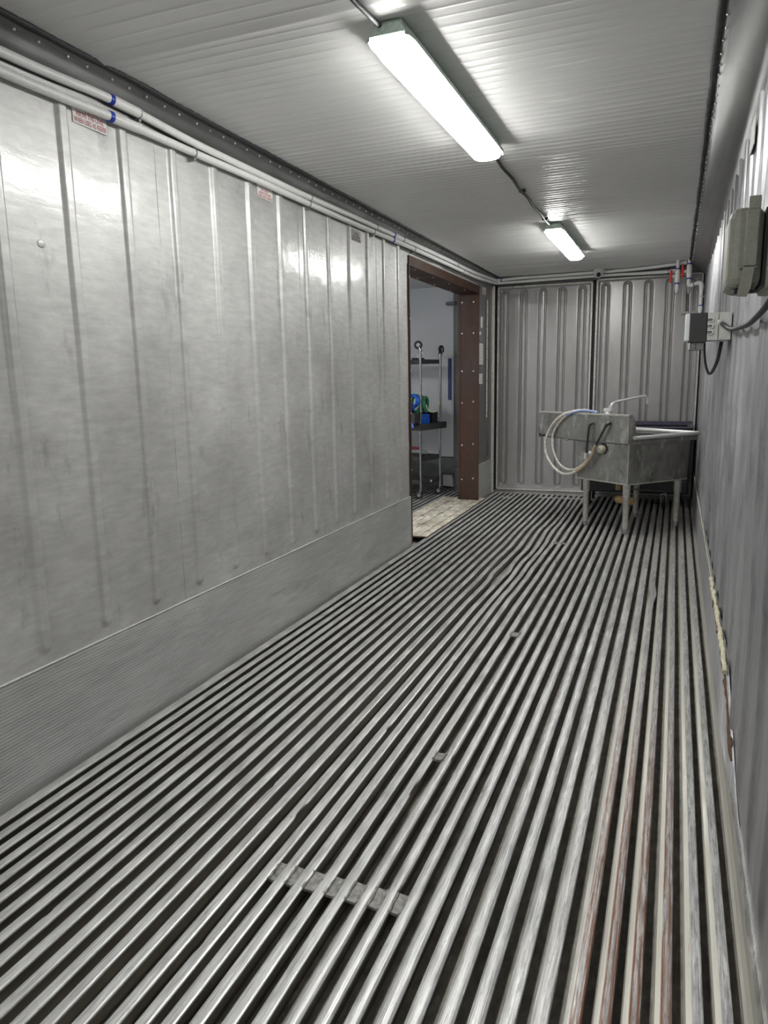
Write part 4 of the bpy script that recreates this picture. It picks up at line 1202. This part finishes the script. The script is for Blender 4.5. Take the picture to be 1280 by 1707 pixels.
for (a, b) in ((0.015, 0.0), (CW + .015, 0.0), (0.015, CLEN), (CW + .015, CLEN)):
    zt = 1.70 if a < .1 else 1.66
    adopt(ct2, MB().tube([K(a, b, .93), K(a, b, zt - .02)], .0135, 12).build('post', M['cartsteel']))
    adopt(ct2, MB().tube([K(a, b, zt - .10), K(a, b, zt - .02)], .0175, 12).build('post_sleeve', M['cartsteel']))
    caster(ct2, K(a, b, zt), True, Vector((-.9, -.25, 0)).normalized() if a < .1 else Vector((.3, .95, 0)).normalized())
adopt(ct2, shelf(.015, CW + .015, 0, CLEN, 1.598, .04, False).build('shelf', M['cartshelf']),
      shelf(-.12, -.02, -.01, CLEN, .885, .12, True).build('shelf', M['cartshelf']))

# ---- things on the carts
def coil(center, a_axis, b_axis, R1, R2, turns, r, seed, jit=0.25):
    random.seed(seed)
    a_axis = Vector(a_axis).normalized(); b_axis = Vector(b_axis).normalized()
    nrm = a_axis.cross(b_axis)
    pts = []
    N_ = 18
    for t in range(turns):
        ja, jb, jn = random.uniform(1 - jit, 1), random.uniform(1 - jit, 1), random.uniform(-1, 1) * r * 3
        for k in range(N_):
            ph = 2 * pi * k / N_
            pts.append(Vector(center) + a_axis * R1 * ja * cos(ph) + b_axis * R2 * jb * sin(ph) + nrm * (jn + r * 1.2 * sin(ph * .5)))
    return catmull(pts[::2], 5)
# black crate with blue coil inside
cr = thing('black_crate', 'black open crate on the cart shelf holding the green hose', 'crate', K(.2, .1, .88))
cm = MB()
cm.obox(N0, CA, CB, (.02, .11, .808), (CW, .42, .816))
cm.obox(N0, CA, CB, (CW - .13, .02, .808), (CW - .015, .115, .995)); cm.obox(N0, CA, CB, (CW - .03, .10, .808), (CW - .015, .42, .995))
cm.obox(N0, CA, CB, (.02, .41, .808), (CW - .015, .42, .995)); cm.obox(N0, CA, CB, (.02, .11, .808), (.03, .42, .995))
cm.obox(N0, CA, CB, (.02, .11, .808), (CW - .015, .118, .985))
adopt(cr, cm.build('crate_wall', M['blackpl']))
bl = thing('blue_hose_coil', 'bright blue hose stacked in flat turns beneath the green hose on the cart', 'hose', K(.15, .1, .82))
for i in range(8):
    zc = .822 + i * .0205
    adopt(bl, MB().tube([K(.14 + .11 * cos(t_), .055 + .045 * sin(t_), zc + .003 * sin(3 * t_)) for t_ in [2 * pi * k / 28 for k in range(29)]], .0095, 10).build('coil_turn', M['bluehose']))
gh = thing('green_hose', 'tangled green hose looped above the black crate', 'hose', K(.18, .15, 1.0))
adopt(gh, MB().tube(coil(K(.09, .13, 1.10), CA, (0, 0, 1), .13, .11, 5, .010, 2, .35), .0095, 8).build('hose', M['greenhose']),
      MB().tube(coil(K(.24, .12, 1.09), CA + CB * .3, (0, 0, 1), .13, .10, 5, .010, 5, .35), .0095, 8).build('hose', M['greenhose']),
      MB().tube(catmull([K(.12, .0, 1.09), K(.14, -.01, 1.04), K(.20, -.02, 1.005), K(.29, -.02, 1.005), K(.37, -.01, 1.05), K(.42, 0, 1.11)], 6), .008, 8).build('hose_end', M['palegreen']))
bh_ = thing('blue_hose_coil', 'darker blue hose heaped at the left edge of the doorway view', 'hose', K(-.08, .18, 1.01))
adopt(bh_, MB().tube(coil(K(-.03, .12, 1.13), CB, Vector((0.2, 0, 1)), .12, .10, 5, .012, 9, .35), .0115, 8).build('hose', M['bluehose']),
      MB().tube(coil(K(-.06, .14, 1.06), CB + CA * .4, Vector((0, 0, 1)), .12, .06, 4, .012, 12, .35), .0115, 8).build('hose', M['navyhose']))
tr = thing('blue_bag', 'small crumpled blue plastic piece hanging at the shelf edge', 'plastic', K(-.04, .13, .80))
adopt(tr, MB().add([K(-.126, .02, .90), K(-.13, .0, .84), K(-.135, .05, .815), K(-.127, .13, .84), K(-.14, .09, .89), K(-.145, .05, .86)], [(0, 1, 5), (1, 2, 5), (2, 3, 5), (3, 4, 5), (4, 0, 5)]).build('sheet', M['bluehose']))
rb = thing('cable_heap', 'dark red and black cables heaped on the middle cart shelf', 'cables', K(.1, .1, .45))
adopt(rb, MB().tube(coil(K(.12, .14, .50), CA, CB, .11, .13, 5, .010, 31, .3), .009, 8).build('cable', M['cable']),
      MB().tube(coil(K(.10, .15, .555), CA, CB, .06, .09, 2, .010, 33, .3), .013, 8).build('cable', M['darkred']),
      MB().tube(coil(K(.14, .10, .525), CA, CB + Vector((0, 0, .3)), .12, .09, 2, .008, 35, .3), .005, 8).build('cable', M['clamp']))
bt2 = thing('black_tray', 'flat black tray under the cables on the middle cart shelf', 'tray', K(.1, .1, .45))
adopt(bt2, MB().obox(N0, CA, CB, (.02, .02, .447), (CW - .10, .45, .478)).build('tray_body', M['blackpl']))
random.seed(8)
for i, (a, b, L_) in enumerate(((.05, .13, .10), (.10, .06, .07), (.02, .05, .06))):
    t_ = thing('pipe_fitting', ['longest white pipe fitting lying on the raised upper cart shelf', 'short white pipe fitting between two others on the upper shelf', 'smallest white pipe fitting beside the near upper post'][i],
               'fitting', K(a, b, 1.605), 'white fittings on the upper cart shelf')
    d = Vector((random.uniform(-1, 1), random.uniform(-.5, .5), random.uniform(0.3, .9))).normalized()
    q = K(a, b, 1.630)
    adopt(t_, MB().tube([q, q + d * L_], .011, 10).build('fitting_tube', M['bevelwhite']), MB().tube([q + d * L_ * .35, q + d * L_ * .6], .016, 10).build('fitting_collar', M['bevelwhite']))
bk = thing('hardware_pile', 'dark loose hardware beside the white fittings on the upper shelf', 'hardware', K(.1, .2, 1.604))
hm = MB()
for i in range(14):
    q = K(random.uniform(.02, .3), random.uniform(.02, .28), 1.612)
    hm.tube([q, q + Vector((random.uniform(-.03, .03), random.uniform(-.03, .03), random.uniform(0, .012)))], .008, 6)
o = hm.build('pieces', M['gasket'])
adopt(bk, o)
